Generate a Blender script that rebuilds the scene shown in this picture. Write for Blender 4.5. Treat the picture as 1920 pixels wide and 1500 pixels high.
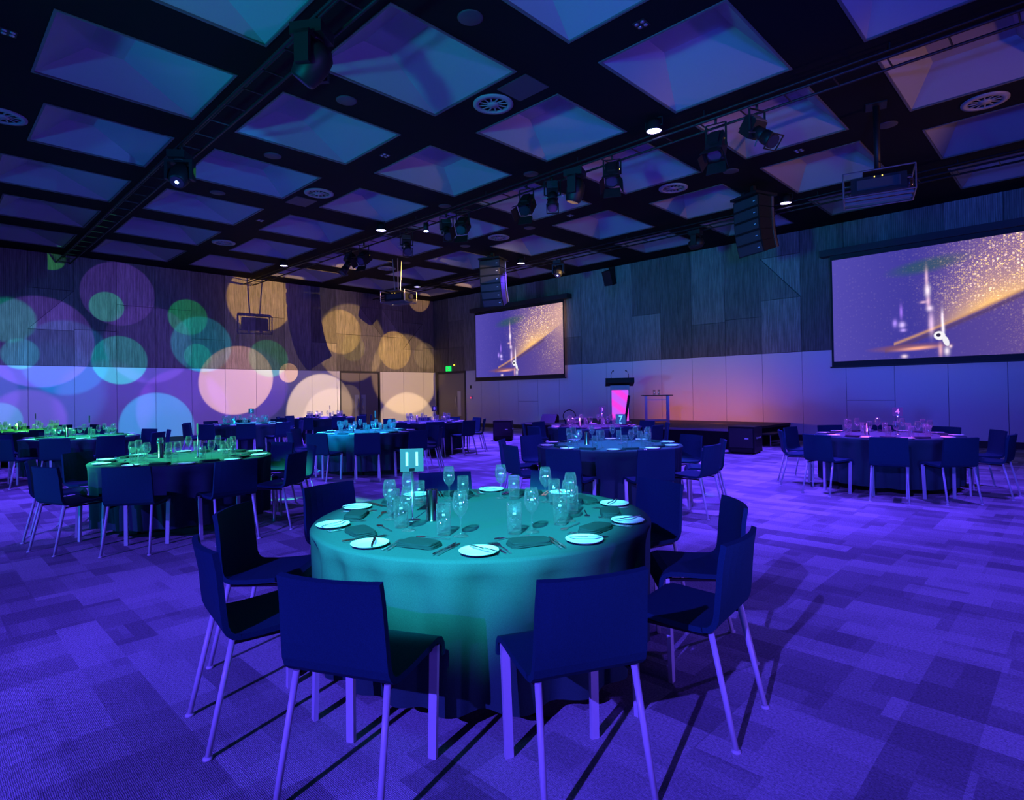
import bpy, math, random
from mathutils import Vector, Matrix
random.seed(7)
for o in list(bpy.data.objects): bpy.data.objects.remove(o, do_unlink=True)
SC = bpy.context.scene
COL = SC.collection
PI = math.pi
def rad(a): return a*PI/180.0

# ------------------------------------------------------------------ camera
XW, YW, H, SEAM = -21.85, 17.105, 5.754, 2.431      # left wall x, stage wall y, ceiling, panel seam
XE, YS = 9.0, -11.0                                  # the two walls behind the camera
cam = bpy.data.cameras.new('camera'); camo = bpy.data.objects.new('camera', cam); COL.objects.link(camo)
cam.sensor_fit = 'HORIZONTAL'; cam.sensor_width = 36.0; cam.lens = 1106.73/1920*36.0
cam.shift_x = (960-963.45)/1920.0; cam.shift_y = (723.54-750)/1920.0
cam.clip_start = 0.05; cam.clip_end = 200
ya, pi_, ro = rad(44.2525), rad(.7068), rad(-.907)
fw = Vector((-math.sin(ya), math.cos(ya), 0)); rt = Vector((math.cos(ya), math.sin(ya), 0)); up = Vector((0, 0, 1))
fw2 = fw*math.cos(pi_)+up*math.sin(pi_); up2 = up*math.cos(pi_)-fw*math.sin(pi_)
R3 = rt*math.cos(ro)+up2*math.sin(ro); U3 = up2*math.cos(ro)-rt*math.sin(ro)
M = Matrix.Identity(4)
for r in range(3): M[r][0], M[r][1], M[r][2] = R3[r], U3[r], -fw2[r]
M.translation = Vector((0, 0, 1.42))
camo.matrix_world = M
SC.camera = camo

# ------------------------------------------------------------------ world, exposure
w = bpy.data.worlds.new('world'); SC.world = w; w.use_nodes = True
w.node_tree.nodes['Background'].inputs[0].default_value = (0.004, 0.008, 0.05, 1)
w.node_tree.nodes['Background'].inputs[1].default_value = 0.3
SC.view_settings.view_transform = 'Standard'; SC.view_settings.look = 'None'
SC.view_settings.gamma = 1.0; SC.view_settings.use_curve_mapping = False
SC.view_settings.exposure = 0.0

# ------------------------------------------------------------------ lights
def aim(o, target):
    d = Vector(target)-o.location
    o.rotation_euler = d.to_track_quat('-Z', 'Y').to_euler()
def spot(name, pos, target, energy, color, deg, blend=.3, radius=.05):
    l = bpy.data.lights.new(name, 'SPOT'); l.energy = energy; l.color = color
    l.spot_size = rad(deg); l.spot_blend = blend; l.shadow_soft_size = radius
    o = bpy.data.objects.new(name, l); COL.objects.link(o); o.location = pos; aim(o, target); return o

VIO = (.11, .042, 1.0); BLU = (.02, .09, 1.0)
# violet wash cans in the ceiling trusses (visible ones first, then the same rows behind the camera)
WASH = [(-4.88, 8.3), (-12.65, 8.3), (-18.15, 8.3), (-4.76, 13.66), (-12.9, 13.66), (-18.4, 13.66)]
WAIM = [(-5.0, 8.0), (-12.6, 8.0), (-15.8, 7.6), (-4.5, 11.4), (-12.6, 11.2), (-16.0, 11.0)]
for (x, y), (tx, ty) in zip(WASH, WAIM): spot('wash_light', (x, y, 5.50), (tx, ty, 0), 3500, VIO, 84, .7)
spot('wash_light', (-11.0, 3.2, 5.45), (-11.0, 2.6, 0), 1900, VIO, 92, .7)
spot('wash_light', (-15.8, 3.2, 5.45), (-14.6, 2.6, 0), 1700, VIO, 84, .7)
spot('wash_light', (-.5, 8.62, 5.5), (-.9, 7.6, 0), 1500, VIO, 92, .7)
spot('wash_light', (.4, -7.4, 5.5), (-2.2, 3.2, 0), 9000, (.095, .05, 1), 46, .8)
spot('wash_light', (-3.5, -7.4, 5.5), (-8.0, 1.0, 0), 5500, VIO, 56, .8)
# table spots
CYG = (.03, .42, .46); GRN = (.05, .62, .26); YGR = (.12, .85, .05); CYB = (.02, .30, .80); MAG = (.46, .05, .9)
TABLES = {   # key: (x, y, phase of the first chair in degrees, number, phrase)
 't11': (-2.45, 2.25, None, '11', 'teal-lit table numbered eleven'),
 'tgreen': (-7.43, 2.21, 18, None, 'green-lit table beside table eleven'),
 't7': (-4.44, 6.29, 18, '7', 'blue-lit table numbered seven'),
 't4': (-2.09, 9.78, 0, '4', 'magenta-lit table numbered four'),
 'tcyan': (-9.70, 6.00, 2, None, 'cyan-lit table before the double door'),
 'tmag': (-6.97, 9.40, 18, '3', 'pink-lit table before the stage'),
 'tvio': (-11.75, 9.00, 8, '8', 'violet-lit table by the corner door'),
 't5': (-15.47, 6.02, 0, '5', 'cyan-lit table numbered five'),
 'tgreen2': (-13.32, 2.23, 20, None, 'green-lit table second from the wall'),
 'tgreen3': (-17.30, 1.92, 10, None, 'yellow-green-lit table at the wall'),
 'tvio2': (-17.22, 9.15, 15, None, 'violet-lit table at the patterned wall'),
}
def tspot(key, frm, energy, color, deg, off=(0, 0), blend=.25):
    x, y = TABLES[key][:2]
    spot('table_spot', frm, (x+off[0], y+off[1], .75), energy, color, deg, blend, .10)
tspot('t11', (.35, -2.1, 5.45), 29000, CYG, 14.6, (.0, -.10), .35)
tspot('tgreen', (-9.0, -2.1, 5.45), 20000, GRN, 15.5, (-.15, -.05), .4)
tspot('t7', (-4.2, 3.2, 5.4), 7000, CYB, 17, (.1, 0), .5)
tspot('t4', (-2.0, 8.9, 5.3), 5200, MAG, 20, (0, -.05), .3)
tspot('tcyan', (-6.9, 2.9, 5.4), 24000, (.0, .34, .80), 15.5, (-.1, -.15), .4)
tspot('tmag', (-6.9, 8.6, 5.3), 5000, MAG, 20, (0, 0), .3)
tspot('tvio', (-11.3, 8.5, 5.3), 3600, (.22, .06, 1), 21, (0, 0), .3)
tspot('t5', (-15.1, 3.9, 5.4), 6500, (0, .5, .75), 17, (0, .1), .3)
tspot('tgreen2', (-12.9, 2.0, 5.4), 8000, (.03, .85, .2), 20, (.1, 0), .3)
tspot('tgreen3', (-16.8, 2.0, 5.4), 9000, YGR, 20, (0, 0), .3)
tspot('tvio2', (-17.0, 8.6, 5.3), 4200, (.25, .08, 1), 21, (0, 0), .3)
# stage: warm pool on the wall, blue wash over the stage wall and the lower left wall
spot('stage_uplight', (-9.3, 15.5, .60), (-9.3, 17.1, 1.0), 46, (1, .24, .10), 160, 1.0, .1)
spot('stage_uplight', (-7.4, 15.5, .60), (-7.4, 17.1, 1.0), 46, (1, .27, .10), 160, 1.0, .1)
spot('stage_wash', (-11.0, 8.4, 5.4), (-13.0, 17.1, 2.0), 1100, (.05, .11, 1), 56, .9)
spot('stage_wash', (1.5, 8.4, 5.4), (-.5, 17.1, 1.6), 230, (.09, .14, 1), 60, .9)
spot('wall_wash', (-13.0, 3.2, 5.4), (XW, 4.0, .9), 520, (.02, .20, 1), 70, .9)
spot('wall_wash', (-13.0, 11.0, 5.4), (XW, 11.5, 1.0), 180, (.2, .16, .9), 70, .9)
# coloured washes thrown up at the coffered ceiling from the floor behind and beside the camera
spot('ceiling_wash', (-9.0, -9.5, .6), (-9.5, 5.0, 5.8), 6500, (.0, .17, .60), 66, .8, .4)
spot('ceiling_wash', (-1.5, -9.5, .6), (-6.5, 6.0, 5.8), 12500, (.0, .38, .42), 36, .8, .5)
spot('ceiling_wash', (4.0, -6.0, .6), (-2.5, 10.5, 5.8), 10000, (.03, .08, 1), 42, .8, .4)
spot('ceiling_wash', (7.5, 3.0, .6), (-8.0, 5.0, 5.8), 4300, (.16, .07, .9), 60, .8, .3)
spot('ceiling_wash', (7.5, 10.0, .6), (-6.0, 10.8, 5.8), 2400, (.9, .36, .20), 36, .8, .2)

# pattern projectors: discs given as (y, z, radius, colour) on the left wall
def gobo(name, pos, target, deg, energy, discs, floor_col=(0, 0, 0)):
    o = spot(name, pos, target, energy, (1, 1, 1), deg, .15, 0.0)
    l = o.data; l.use_nodes = True; nt = l.node_tree; N = nt.nodes; L = nt.links
    em = next(n for n in N if n.type == 'EMISSION')
    geo = N.new('ShaderNodeNewGeometry'); p = Vector(pos); acc = None
    for (y, z, r, c, soft) in discs:
        v = (Vector((XW, y, z))-p); d = v.length; v.normalize()
        a = math.atan(r/d)
        dot = N.new('ShaderNodeVectorMath'); dot.operation = 'DOT_PRODUCT'; L.new(geo.outputs['Incoming'], dot.inputs[0]); dot.inputs[1].default_value = v
        ab = N.new('ShaderNodeMath'); ab.operation = 'ABSOLUTE'; L.new(dot.outputs['Value'], ab.inputs[0])
        mr = N.new('ShaderNodeMapRange'); mr.interpolation_type = 'SMOOTHSTEP'
        mr.inputs['From Min'].default_value = math.cos(a*(1+soft)); mr.inputs['From Max'].default_value = math.cos(a*(1-soft))
        L.new(ab.outputs[0], mr.inputs['Value'])
        sc = N.new('ShaderNodeVectorMath'); sc.operation = 'SCALE'; sc.inputs[0].default_value = c; L.new(mr.outputs['Result'], sc.inputs['Scale'])
        if acc is None: acc = sc
        else:
            ad = N.new('ShaderNodeVectorMath'); ad.operation = 'ADD'; L.new(acc.outputs[0], ad.inputs[0]); L.new(sc.outputs[0], ad.inputs[1]); acc = ad
    ad = N.new('ShaderNodeVectorMath'); ad.operation = 'ADD'; L.new(acc.outputs[0], ad.inputs[0]); ad.inputs[1].default_value = floor_col
    L.new(ad.outputs[0], em.inputs['Color']); em.inputs['Strength'].default_value = 1.0
    return o
gV, gB, gT, gG, gP = (.11, .05, .62), (.0, .22, .9), (.0, .42, .48), (.0, .42, .10), (.22, .06, .8)
DL = [(2.68, 3.15, 1.32, (.13, .05, .52), .03), (1.98, 3.72, .62, (0, .42, .30), .10), (2.24, 2.77, .43, gT, .08), (4.63, 4.75, 1.0, (.10, .04, .42), .03),
      (4.32, 4.31, .46, (.0, .5, .16), .04), (4.66, 2.66, .75, (0, .42, .34), .04), (5.69, .51, 1.08, (.0, .26, .46), .04), (4.3, 1.3, 1.3, (.06, .012, .20), .12),
      (6.5, 1.0, 1.4, (.08, .01, .24), .05), (6.63, 4.17, .6, (.0, .42, .04), .05), (7.06, 3.28, .94, (0, .36, .55), .05), (6.93, 2.86, .42, (0, .5, .30), .05),
      (8.6, 1.9, 1.35, (.08, .02, .25), .06), (9.36, 2.86, .68, (.0, .40, .12), .06), (2.4, .83, .9, (.11, .02, .28), .10), (2.86, 1.7, 1.4, (.0, .05, .18), .15),
      (1.79, .86, .5, (0, .2, .2), .06), (3.3, 2.7, 1.1, (0, .10, .28), .05), (5.48, 3.2, 1.25, (.07, .03, .28), .05), (2.95, 5.62, .35, (.05, .4, .05), .06), (1.0, 1.6, 1.2, (.06, .02, .24), .08)]
gobo('pattern_projector', (-6.6, 3.4, 4.9), (XW, 5.2, 2.6), 52, 13000, DL, (.0, .010, .03))
aA, aY, aW = (.85, .46, .22), (.95, .52, .10), (.8, .55, .34)
DR = [(8.27, 2.06, 1.2, aA, .03), (10.13, 2.33, .36, aA, .04), (11.45, .9, 1.38, aW, .04), (11.9, .5, 1.2, (.3, .2, .13), .05), (12.37, 4.04, .9, aY, .05), (12.85, 3.63, 1.6, (.48, .29, .10), .04),
      (12.9, 3.4, .55, (.25, .2, .03), .05), (14.95, 3.39, .83, aY, .04), (15.5, 2.38, 1.75, (.58, .35, .13), .05), (9.12, 5.0, 1.15, aY, .04),
      (15.6, -.12, 1.6, (.55, .36, .2), .05), (12.7, 1.36, .5, (.2, .14, .08), .05), (16.29, 5.81, .6, aA, .06), (16.6, 3.2, .6, (.3, .2, .1), .08), (10.6, 4.4, 2.3, (.10, .07, .035), .4)]
gobo('pattern_projector', (-7.25, 13.85, 5.12), (XW, 12.3, 2.6), 46, 11500, DR, (.014, .010, .012))

# ------------------------------------------------------------------ materials
MATS = {}
def mat(name, color=(.5, .5, .5), rough=.6, metal=0.0, spec=.5, emit=None, es=1.0, trans=0.0, ior=1.45, sheen=0.0):
    m = bpy.data.materials.new(name); m.use_nodes = True; b = m.node_tree.nodes['Principled BSDF']
    b.inputs['Base Color'].default_value = (*color, 1); b.inputs['Roughness'].default_value = rough
    b.inputs['Metallic'].default_value = metal; b.inputs['Specular IOR Level'].default_value = spec
    b.inputs['Transmission Weight'].default_value = trans; b.inputs['IOR'].default_value = ior
    if sheen: b.inputs['Sheen Weight'].default_value = sheen
    if emit: b.inputs['Emission Color'].default_value = (*emit, 1); b.inputs['Emission Strength'].default_value = es
    MATS[name] = m; return m
class G:   # tiny node helper
    def __init__(s, m): s.nt = m.node_tree; s.N = s.nt.nodes; s.L = s.nt.links; s.b = s.N.get('Principled BSDF')
    def n(s, t, **k):
        x = s.N.new(t)
        for a, v in k.items(): setattr(x, a, v)
        return x
    def put(s, sock, v):
        if hasattr(v, 'is_output') or isinstance(v, bpy.types.NodeSocket): s.L.new(v, sock)
        else: sock.default_value = v
    def m(s, op, a, b=None, c=None, clamp=False):
        x = s.n('ShaderNodeMath', operation=op); x.use_clamp = clamp
        s.put(x.inputs[0], a)
        if b is not None: s.put(x.inputs[1], b)
        if c is not None: s.put(x.inputs[2], c)
        return x.outputs[0]
    def mix(s, f, a, b, t='MIX'):
        x = s.n('ShaderNodeMix', data_type='RGBA', blend_type=t); s.put(x.inputs['Factor'], f)
        s.put(x.inputs[6], a); s.put(x.inputs[7], b); return x.outputs[2]
    def ramp(s, f, pts):
        x = s.n('ShaderNodeValToRGB'); e = x.color_ramp.elements
        while len(e) < len(pts): e.new(.5)
        for q, (p, c) in zip(e, pts): q.position = p; q.color = (*c, 1)
        s.put(x.inputs[0], f); return x.outputs[0]
    def bump(s, h, st=.3, d=.01):
        x = s.n('ShaderNodeBump'); x.inputs['Strength'].default_value = st; x.inputs['Distance'].default_value = d
        s.put(x.inputs['Height'], h); s.L.new(x.outputs[0], s.b.inputs['Normal'])

def m_carpet():
    m = mat('carpet', (.3, .3, .32), .95, spec=.1); g = G(m)
    tc = g.n('ShaderNodeTexCoord'); co = tc.outputs['Object']
    def brick(scale, bw, rh, off, rot, loc=(0, 0, 0)):
        mp = g.n('ShaderNodeMapping'); g.L.new(co, mp.inputs[0]); mp.inputs['Rotation'].default_value = (0, 0, rot); mp.inputs['Location'].default_value = loc
        b = g.n('ShaderNodeTexBrick'); g.L.new(mp.outputs[0], b.inputs['Vector']); b.offset = off; b.offset_frequency = 2; b.squash = 1.6; b.squash_frequency = 3
        b.inputs['Color1'].default_value = (0, 0, 0, 1); b.inputs['Color2'].default_value = (1, 1, 1, 1); b.inputs['Mortar Size'].default_value = 0
        b.inputs['Scale'].default_value = scale; b.inputs['Brick Width'].default_value = bw; b.inputs['Row Height'].default_value = rh
        return b.outputs['Color']
    a = brick(1, .48, .21, .41, 0); b = brick(1, .62, .27, .31, PI/2, (.13, .07, 0)); c = brick(1, .31, .14, .57, 0, (.31, .22, 0))
    v = g.m('ADD', g.m('MULTIPLY', a, .5), g.m('ADD', g.m('MULTIPLY', b, .35), g.m('MULTIPLY', c, .15)))
    nz = g.n('ShaderNodeTexNoise'); g.L.new(co, nz.inputs['Vector']); nz.inputs['Scale'].default_value = 95; nz.inputs['Detail'].default_value = 4; nz.inputs['Roughness'].default_value = .7
    wv = g.n('ShaderNodeTexWave', wave_type='BANDS', bands_direction='Y'); g.L.new(co, wv.inputs['Vector']); wv.inputs['Scale'].default_value = 50; wv.inputs['Distortion'].default_value = 6; wv.inputs['Detail'].default_value = 2
    col = g.ramp(v, [(.28, (.21, .20, .22)), (.42, (.28, .27, .29)), (.55, (.36, .35, .37)), (.72, (.45, .44, .46))])
    fz = g.m('MULTIPLY_ADD', nz.outputs['Fac'], 2.2, -.1)
    col2 = g.mix(1.0, col, fz, 'MULTIPLY')
    g.L.new(col2, g.b.inputs['Base Color'])
    g.bump(g.m('ADD', nz.outputs['Fac'], g.m('MULTIPLY', wv.outputs['Fac'], .4)), .5, .006)
    return m
def m_wood():
    m = mat('wood_veneer', (.1, .07, .05), .55, spec=.3); g = G(m)
    tc = g.n('ShaderNodeTexCoord'); co = tc.outputs['Object']; sp = g.n('ShaderNodeSeparateXYZ'); g.L.new(co, sp.inputs[0])
    s = g.m('ADD', sp.outputs[0], sp.outputs[1])
    fl = g.m('FRACT', g.m('MULTIPLY', s, 24.0)); groove = g.m('GREATER_THAN', fl, .8)
    mp = g.n('ShaderNodeMapping'); g.L.new(co, mp.inputs[0]); mp.inputs['Scale'].default_value = (9, 9, .9)
    nz = g.n('ShaderNodeTexNoise'); g.L.new(mp.outputs[0], nz.inputs['Vector']); nz.inputs['Scale'].default_value = 2.2; nz.inputs['Detail'].default_value = 5; nz.inputs['Roughness'].default_value = .65
    oi = g.n('ShaderNodeObjectInfo')
    tone = g.m('MULTIPLY_ADD', oi.outputs['Random'], .75, .6)
    base = g.ramp(nz.outputs['Fac'], [(.3, (.10, .095, .08)), (.5, (.17, .158, .135)), (.72, (.25, .23, .195))])
    c = g.mix(1.0, base, tone, 'MULTIPLY'); c = g.mix(g.m('MULTIPLY', groove, .6), c, (.02, .018, .015, 1))
    g.L.new(c, g.b.inputs['Base Color']); g.bump(g.m('SUBTRACT', 1.0, groove), .6, .01)
    return m
def m_fabric(name, c, sc=220, rough=.9, var=.35, bs=.25):
    m = mat(name, c, rough, spec=.15); g = G(m); tc = g.n('ShaderNodeTexCoord')
    nz = g.n('ShaderNodeTexNoise'); g.L.new(tc.outputs['Object'], nz.inputs['Vector']); nz.inputs['Scale'].default_value = sc; nz.inputs['Detail'].default_value = 2
    col = g.mix(1.0, (*c, 1), g.m('MULTIPLY_ADD', nz.outputs['Fac'], 2*var, 1-var), 'MULTIPLY')
    g.L.new(col, g.b.inputs['Base Color']); g.bump(nz.outputs['Fac'], bs, .003); return m
def m_paint(name, c, rough=.6, sc=30, var=.06, **k):
    m = mat(name, c, rough, **k); g = G(m); tc = g.n('ShaderNodeTexCoord')
    nz = g.n('ShaderNodeTexNoise'); g.L.new(tc.outputs['Object'], nz.inputs['Vector']); nz.inputs['Scale'].default_value = sc; nz.inputs['Detail'].default_value = 3
    col = g.mix(1.0, (*c, 1), g.m('MULTIPLY_ADD', nz.outputs['Fac'], 2*var, 1-var), 'MULTIPLY')
    g.L.new(col, g.b.inputs['Base Color']); return m
m_carpet(); m_wood()
m_fabric('chair_fabric', (.007, .042, .068), 260)
m_fabric('cloth', (.022, .060, .064), 300, .85, .3, .3)
m_fabric('napkin_cloth', (.010, .024, .026), 300)
m_fabric('skirt', (.012, .012, .014), 120)
m_paint('white_panel', (.62, .62, .63), .6, 60, .04)
m_paint('coffer_white', (.17, .18, .20), .7, 40, .04)
m_paint('coffer_frame', (.06, .06, .065), .6, 40, .05)
m_paint('black_paint', (.003, .003, .004), .8, 20, .2, spec=.1)
m_paint('black_metal', (.007, .007, .008), .5, 20, .2, spec=.3)
m_paint('dark_trim', (.02, .02, .022), .6, 20, .1)
m_paint('leg_paint', (.55, .55, .58), .35, 50, .05)
m_paint('door_grey', (.20, .18, .16), .5, 30, .06)
m_paint('dark_plate', (.025, .025, .03), .6, 20, .08)
m_paint('diffuser_grey', (.16, .16, .17), .5, 20, .05)
m_paint('porcelain', (.82, .82, .80), .2, 10, .01)
m_paint('lectern_grey', (.45, .45, .47), .45, 20, .05)
mat('steel', (.75, .75, .76), .16, 1.0)
mat('alu', (.45, .45, .47), .35, 1.0)
mat('dark_alu', (.16, .16, .17), .4, .8)
def m_glass():
    m = mat('glass'); g = G(m); g.N.remove(g.b); out = g.N['Material Output']
    tr = g.n('ShaderNodeBsdfTransparent'); tr.inputs[0].default_value = (.97, .985, .985, 1); gl = g.n('ShaderNodeBsdfGlossy'); gl.inputs['Roughness'].default_value = .025
    lw = g.n('ShaderNodeLayerWeight'); lw.inputs['Blend'].default_value = .35
    df = g.n('ShaderNodeBsdfDiffuse'); df.inputs[0].default_value = (.8, .85, .85, 1); f = lw.outputs['Facing']  # pale diffuse share, stronger at the edges, stands in for refracted light
    m0 = g.n('ShaderNodeMixShader'); g.L.new(g.m('MULTIPLY_ADD', g.m('POWER', f, 2.0), .16, .012), m0.inputs[0]); g.L.new(tr.outputs[0], m0.inputs[1]); g.L.new(df.outputs[0], m0.inputs[2])
    mx = g.n('ShaderNodeMixShader'); g.L.new(g.m('MULTIPLY_ADD', g.m('POWER', f, 1.8), .7, .13), mx.inputs[0]); g.L.new(m0.outputs[0], mx.inputs[1]); g.L.new(gl.outputs[0], mx.inputs[2]); g.L.new(mx.outputs[0], out.inputs[0])
m_glass()
mat('etch', (.8, .8, .8), .8)
mat('screen_black', (.006, .006, .007), .6)
mat('lamp_lens', (.3, .3, .4), .3, emit=(.42, .34, 1.0), es=22)
mat('small_lens', (.3, .3, .4), .3, emit=(.25, .35, 1.0), es=25)
mat('lens_glass', (.02, .02, .03), .08, spec=.8)
mat('digit_white', (.85, .85, .85), .6)
mat('board_black', (.05, .06, .06), .5)
mat('exit_green', (.0, .3, .05), .5, emit=(.0, .9, .12), es=1.1)
mat('yellow_led', (.3, .2, .0), .5, emit=(1, .75, .05), es=2.0)
mat('red_led', (.3, .0, .0), .5, emit=(1, .05, .12), es=1.6)
mat('amber_led', (.3, .2, .0), .5, emit=(1, .7, .1), es=3.0)
mat('candle_metal', (.7, .7, .72), .12, 1.0)
def m_lectern_glow():
    m = mat('lectern_glow', (.1, .02, .1), .5); g = G(m); tc = g.n('ShaderNodeTexCoord')
    mp = g.n('ShaderNodeMapping'); g.L.new(tc.outputs['Object'], mp.inputs[0]); mp.inputs['Rotation'].default_value = (0, rad(52), 0)
    wv = g.n('ShaderNodeTexWave', wave_type='BANDS', bands_direction='X'); g.L.new(mp.outputs[0], wv.inputs['Vector']); wv.inputs['Scale'].default_value = .9; wv.inputs['Distortion'].default_value = 1.0
    c = g.ramp(wv.outputs['Fac'], [(.2, (.95, .05, .75)), (.8, (.62, .10, .95))])
    g.L.new(c, g.b.inputs['Emission Color']); g.b.inputs['Emission Strength'].default_value = 1.0
m_lectern_glow()

def m_screen():
    m = mat('screen_image', (.02, .02, .02), .7, spec=.1); g = G(m)
    uv = g.n('ShaderNodeUVMap'); sp = g.n('ShaderNodeSeparateXYZ'); g.L.new(uv.outputs[0], sp.inputs[0]); U, V = sp.outputs[0], sp.outputs[1]
    def gau(cu, cv, ru, rv, ang=0.0):     # soft ellipse, 0..1
        du = g.m('SUBTRACT', U, cu); dv = g.m('MULTIPLY', g.m('SUBTRACT', V, cv), .56)
        ca, sa = math.cos(ang), math.sin(ang)
        a = g.m('ADD', g.m('MULTIPLY', du, ca), g.m('MULTIPLY', dv, sa)); b = g.m('SUBTRACT', g.m('MULTIPLY', dv, ca), g.m('MULTIPLY', du, sa))
        q = g.m('ADD', g.m('POWER', g.m('ABSOLUTE', g.m('DIVIDE', a, ru)), 2), g.m('POWER', g.m('ABSOLUTE', g.m('DIVIDE', b, rv)), 2))
        return g.m('POWER', 2.718, g.m('MULTIPLY', q, -1.0))
    def hard(cu, cv, ru, rv, ang=0.0, s=6):
        x = gau(cu, cv, ru, rv, ang); return g.m('MULTIPLY', g.m('SUBTRACT', x, .37), s, clamp=True)
    base = g.ramp(U, [(0, (.085, .065, .42)), (.35, (.05, .04, .32)), (.7, (.10, .06, .30)), (1, (.19, .10, .27))])
    col = base
    def add(f, c, k=1.0):
        nonlocal col
        f = g.m('MULTIPLY', f, k) if k != 1.0 else f
        col = g.mix(f, col, (*c, 1), 'ADD')
    def over(f, c):
        nonlocal col
        col = g.mix(f, col, (*c, 1))
    over(g.m('MULTIPLY', hard(.43, .83, .20, .045, .12, 2), .75), (.02, .085, .10))
    # the struck cymbal lies along a rising curve
    ln = g.m('ADD', g.m('MULTIPLY', g.m('SUBTRACT', U, .27), .66), g.m('MULTIPLY', g.m('POWER', g.m('MAXIMUM', g.m('SUBTRACT', U, .27), 0), 2), .20)); ln = g.m('ADD', ln, .13)
    ab = g.m('SUBTRACT', V, ln)
    span = g.m('MULTIPLY', g.m('SUBTRACT', U, .42), 4.0, clamp=True); span2 = g.m('MULTIPLY', g.m('SUBTRACT', .84, U), 16.0, clamp=True)
    glow = g.m('MULTIPLY', g.m('POWER', 2.718, g.m('MULTIPLY', g.m('ABSOLUTE', ab), -6.5)), g.m('GREATER_THAN', ab, 0)); glow = g.m('MULTIPLY', glow, g.m('MULTIPLY', span, g.m('MULTIPLY', g.m('SUBTRACT', 1.0, U), 3.0, clamp=True)))
    over(g.m('MULTIPLY', glow, 1.25, clamp=True), (1.0, .56, .20))
    right = gau(1.02, .85, .14, .2); add(right, (.5, .29, .08), .9)
    # dust
    def dots(scale, th, seed):
        vo = g.n('ShaderNodeTexVoronoi', feature='F1', voronoi_dimensions='2D'); mp = g.n('ShaderNodeMapping'); g.L.new(uv.outputs[0], mp.inputs[0]); mp.inputs['Scale'].default_value = (1, .56, 1); mp.inputs['Location'].default_value = (seed, seed*.7, 0)
        g.L.new(mp.outputs[0], vo.inputs['Vector']); vo.inputs['Scale'].default_value = scale
        sx = g.n('ShaderNodeSeparateXYZ'); g.L.new(vo.outputs['Color'], sx.inputs[0])
        rr = g.m('MULTIPLY', g.m('POWER', sx.outputs[0], 2), th)
        return g.m('MULTIPLY', g.m('SUBTRACT', rr, vo.outputs['Distance']), 14.0, clamp=True)
    cloud = g.m('ADD', gau(.78, .80, .22, .19, .4), g.m('MULTIPLY', gau(.68, .60, .15, .10, .6), .9), clamp=True)
    cloud = g.m('MULTIPLY', cloud, g.m('MULTIPLY', g.m('ADD', ab, .10), 5.0, clamp=True))
    low = g.m('MULTIPLY', gau(.92, .36, .16, .14, .6), .35)
    dens = g.m('ADD', cloud, low, clamp=True)
    cl = g.n('ShaderNodeTexNoise'); g.L.new(uv.outputs[0], cl.inputs['Vector']); cl.inputs['Scale'].default_value = 7; cl.inputs['Detail'].default_value = 3
    dens = g.m('MULTIPLY', dens, g.m('MULTIPLY_ADD', cl.outputs['Fac'], 2.6, -.55, clamp=True))
    over(g.m('MULTIPLY', dots(120, .55, .3), dens), (1.0, .66, .28))
    add(g.m('MULTIPLY', dots(210, .55, 1.7), dens), (1.0, .55, .2), .6)
    add(g.m('MULTIPLY', dots(70, .4, 4.1), g.m('ADD', dens, .03)), (1.0, .75, .5), .8)
    add(cloud, (.35, .17, .09), .25)
    # cymbal edge (dark underside below, bright rim)
    rim = g.m('POWER', 2.718, g.m('MULTIPLY', g.m('POWER', g.m('MULTIPLY', ab, 70.0), 2), -1.0)); rim = g.m('MULTIPLY', rim, g.m('MULTIPLY', g.m('GREATER_THAN', U, .28), span2))
    over(g.m('MULTIPLY', rim, .9), (.60, .30, .16))
    und = g.m('MULTIPLY', g.m('POWER', 2.718, g.m('MULTIPLY', g.m('POWER', g.m('MULTIPLY', g.m('ADD', ab, .035), 45.0), 2), -1.0)), g.m('MULTIPLY', g.m('GREATER_THAN', U, .24), span2))
    over(g.m('MULTIPLY', und, .75), (.10, .05, .12))
    # low cymbal, stands, wing nut
    over(g.m('MULTIPLY', hard(.34, .10, .20, .022, .03, 2), .8), (.22, .085, .14)); add(gau(.38, .088, .07, .008, .05), (1.0, .42, .12), .9)
    for (cu, cv, ru, rv, c, k) in [(.425, .72, .006, .07, (1, .62, .55), .7), (.428, .60, .010, .045, (1, .85, .75), 1), (.43, .50, .008, .04, (1, .6, .6), .7), (.435, .44, .012, .02, (1, .8, .8), .8), (.44, .30, .010, .08, (.9, .6, .75), .8), (.41, .50, .012, .010, (1, .6, .5), .7),
                                   (.315, .43, .006, .05, (.45, .2, .9), .7), (.318, .31, .012, .022, (.8, .6, 1), .9), (.287, .33, .009, .028, (.5, .3, .9), .8), (.322, .26, .012, .012, (.6, .4, .9), .8),
                                   (.485, .34, .005, .06, (1, .9, .95), .9), (.487, .24, .006, .05, (1, .9, .95), .9), (.475, .06, .008, .05, (.9, .45, .25), .8), (.50, .05, .010, .03, (1, .85, .7), .9), (.515, .09, .006, .012, (1, .7, .5), .8), (.325, .02, .012, .014, (1, .75, .6), .9)]:
        add(gau(cu, cv, ru, rv*.62), c, k)
    over(hard(.472, .19, .026, .024, -.5), (.95, .92, .95)); over(hard(.468, .195, .010, .010), (.03, .02, .05)); over(hard(.497, .14, .013, .03, .3), (.9, .87, .92))
    g.L.new(col, g.b.inputs['Emission Color']); g.b.inputs['Emission Strength'].default_value = 1.0
m_screen()

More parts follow.
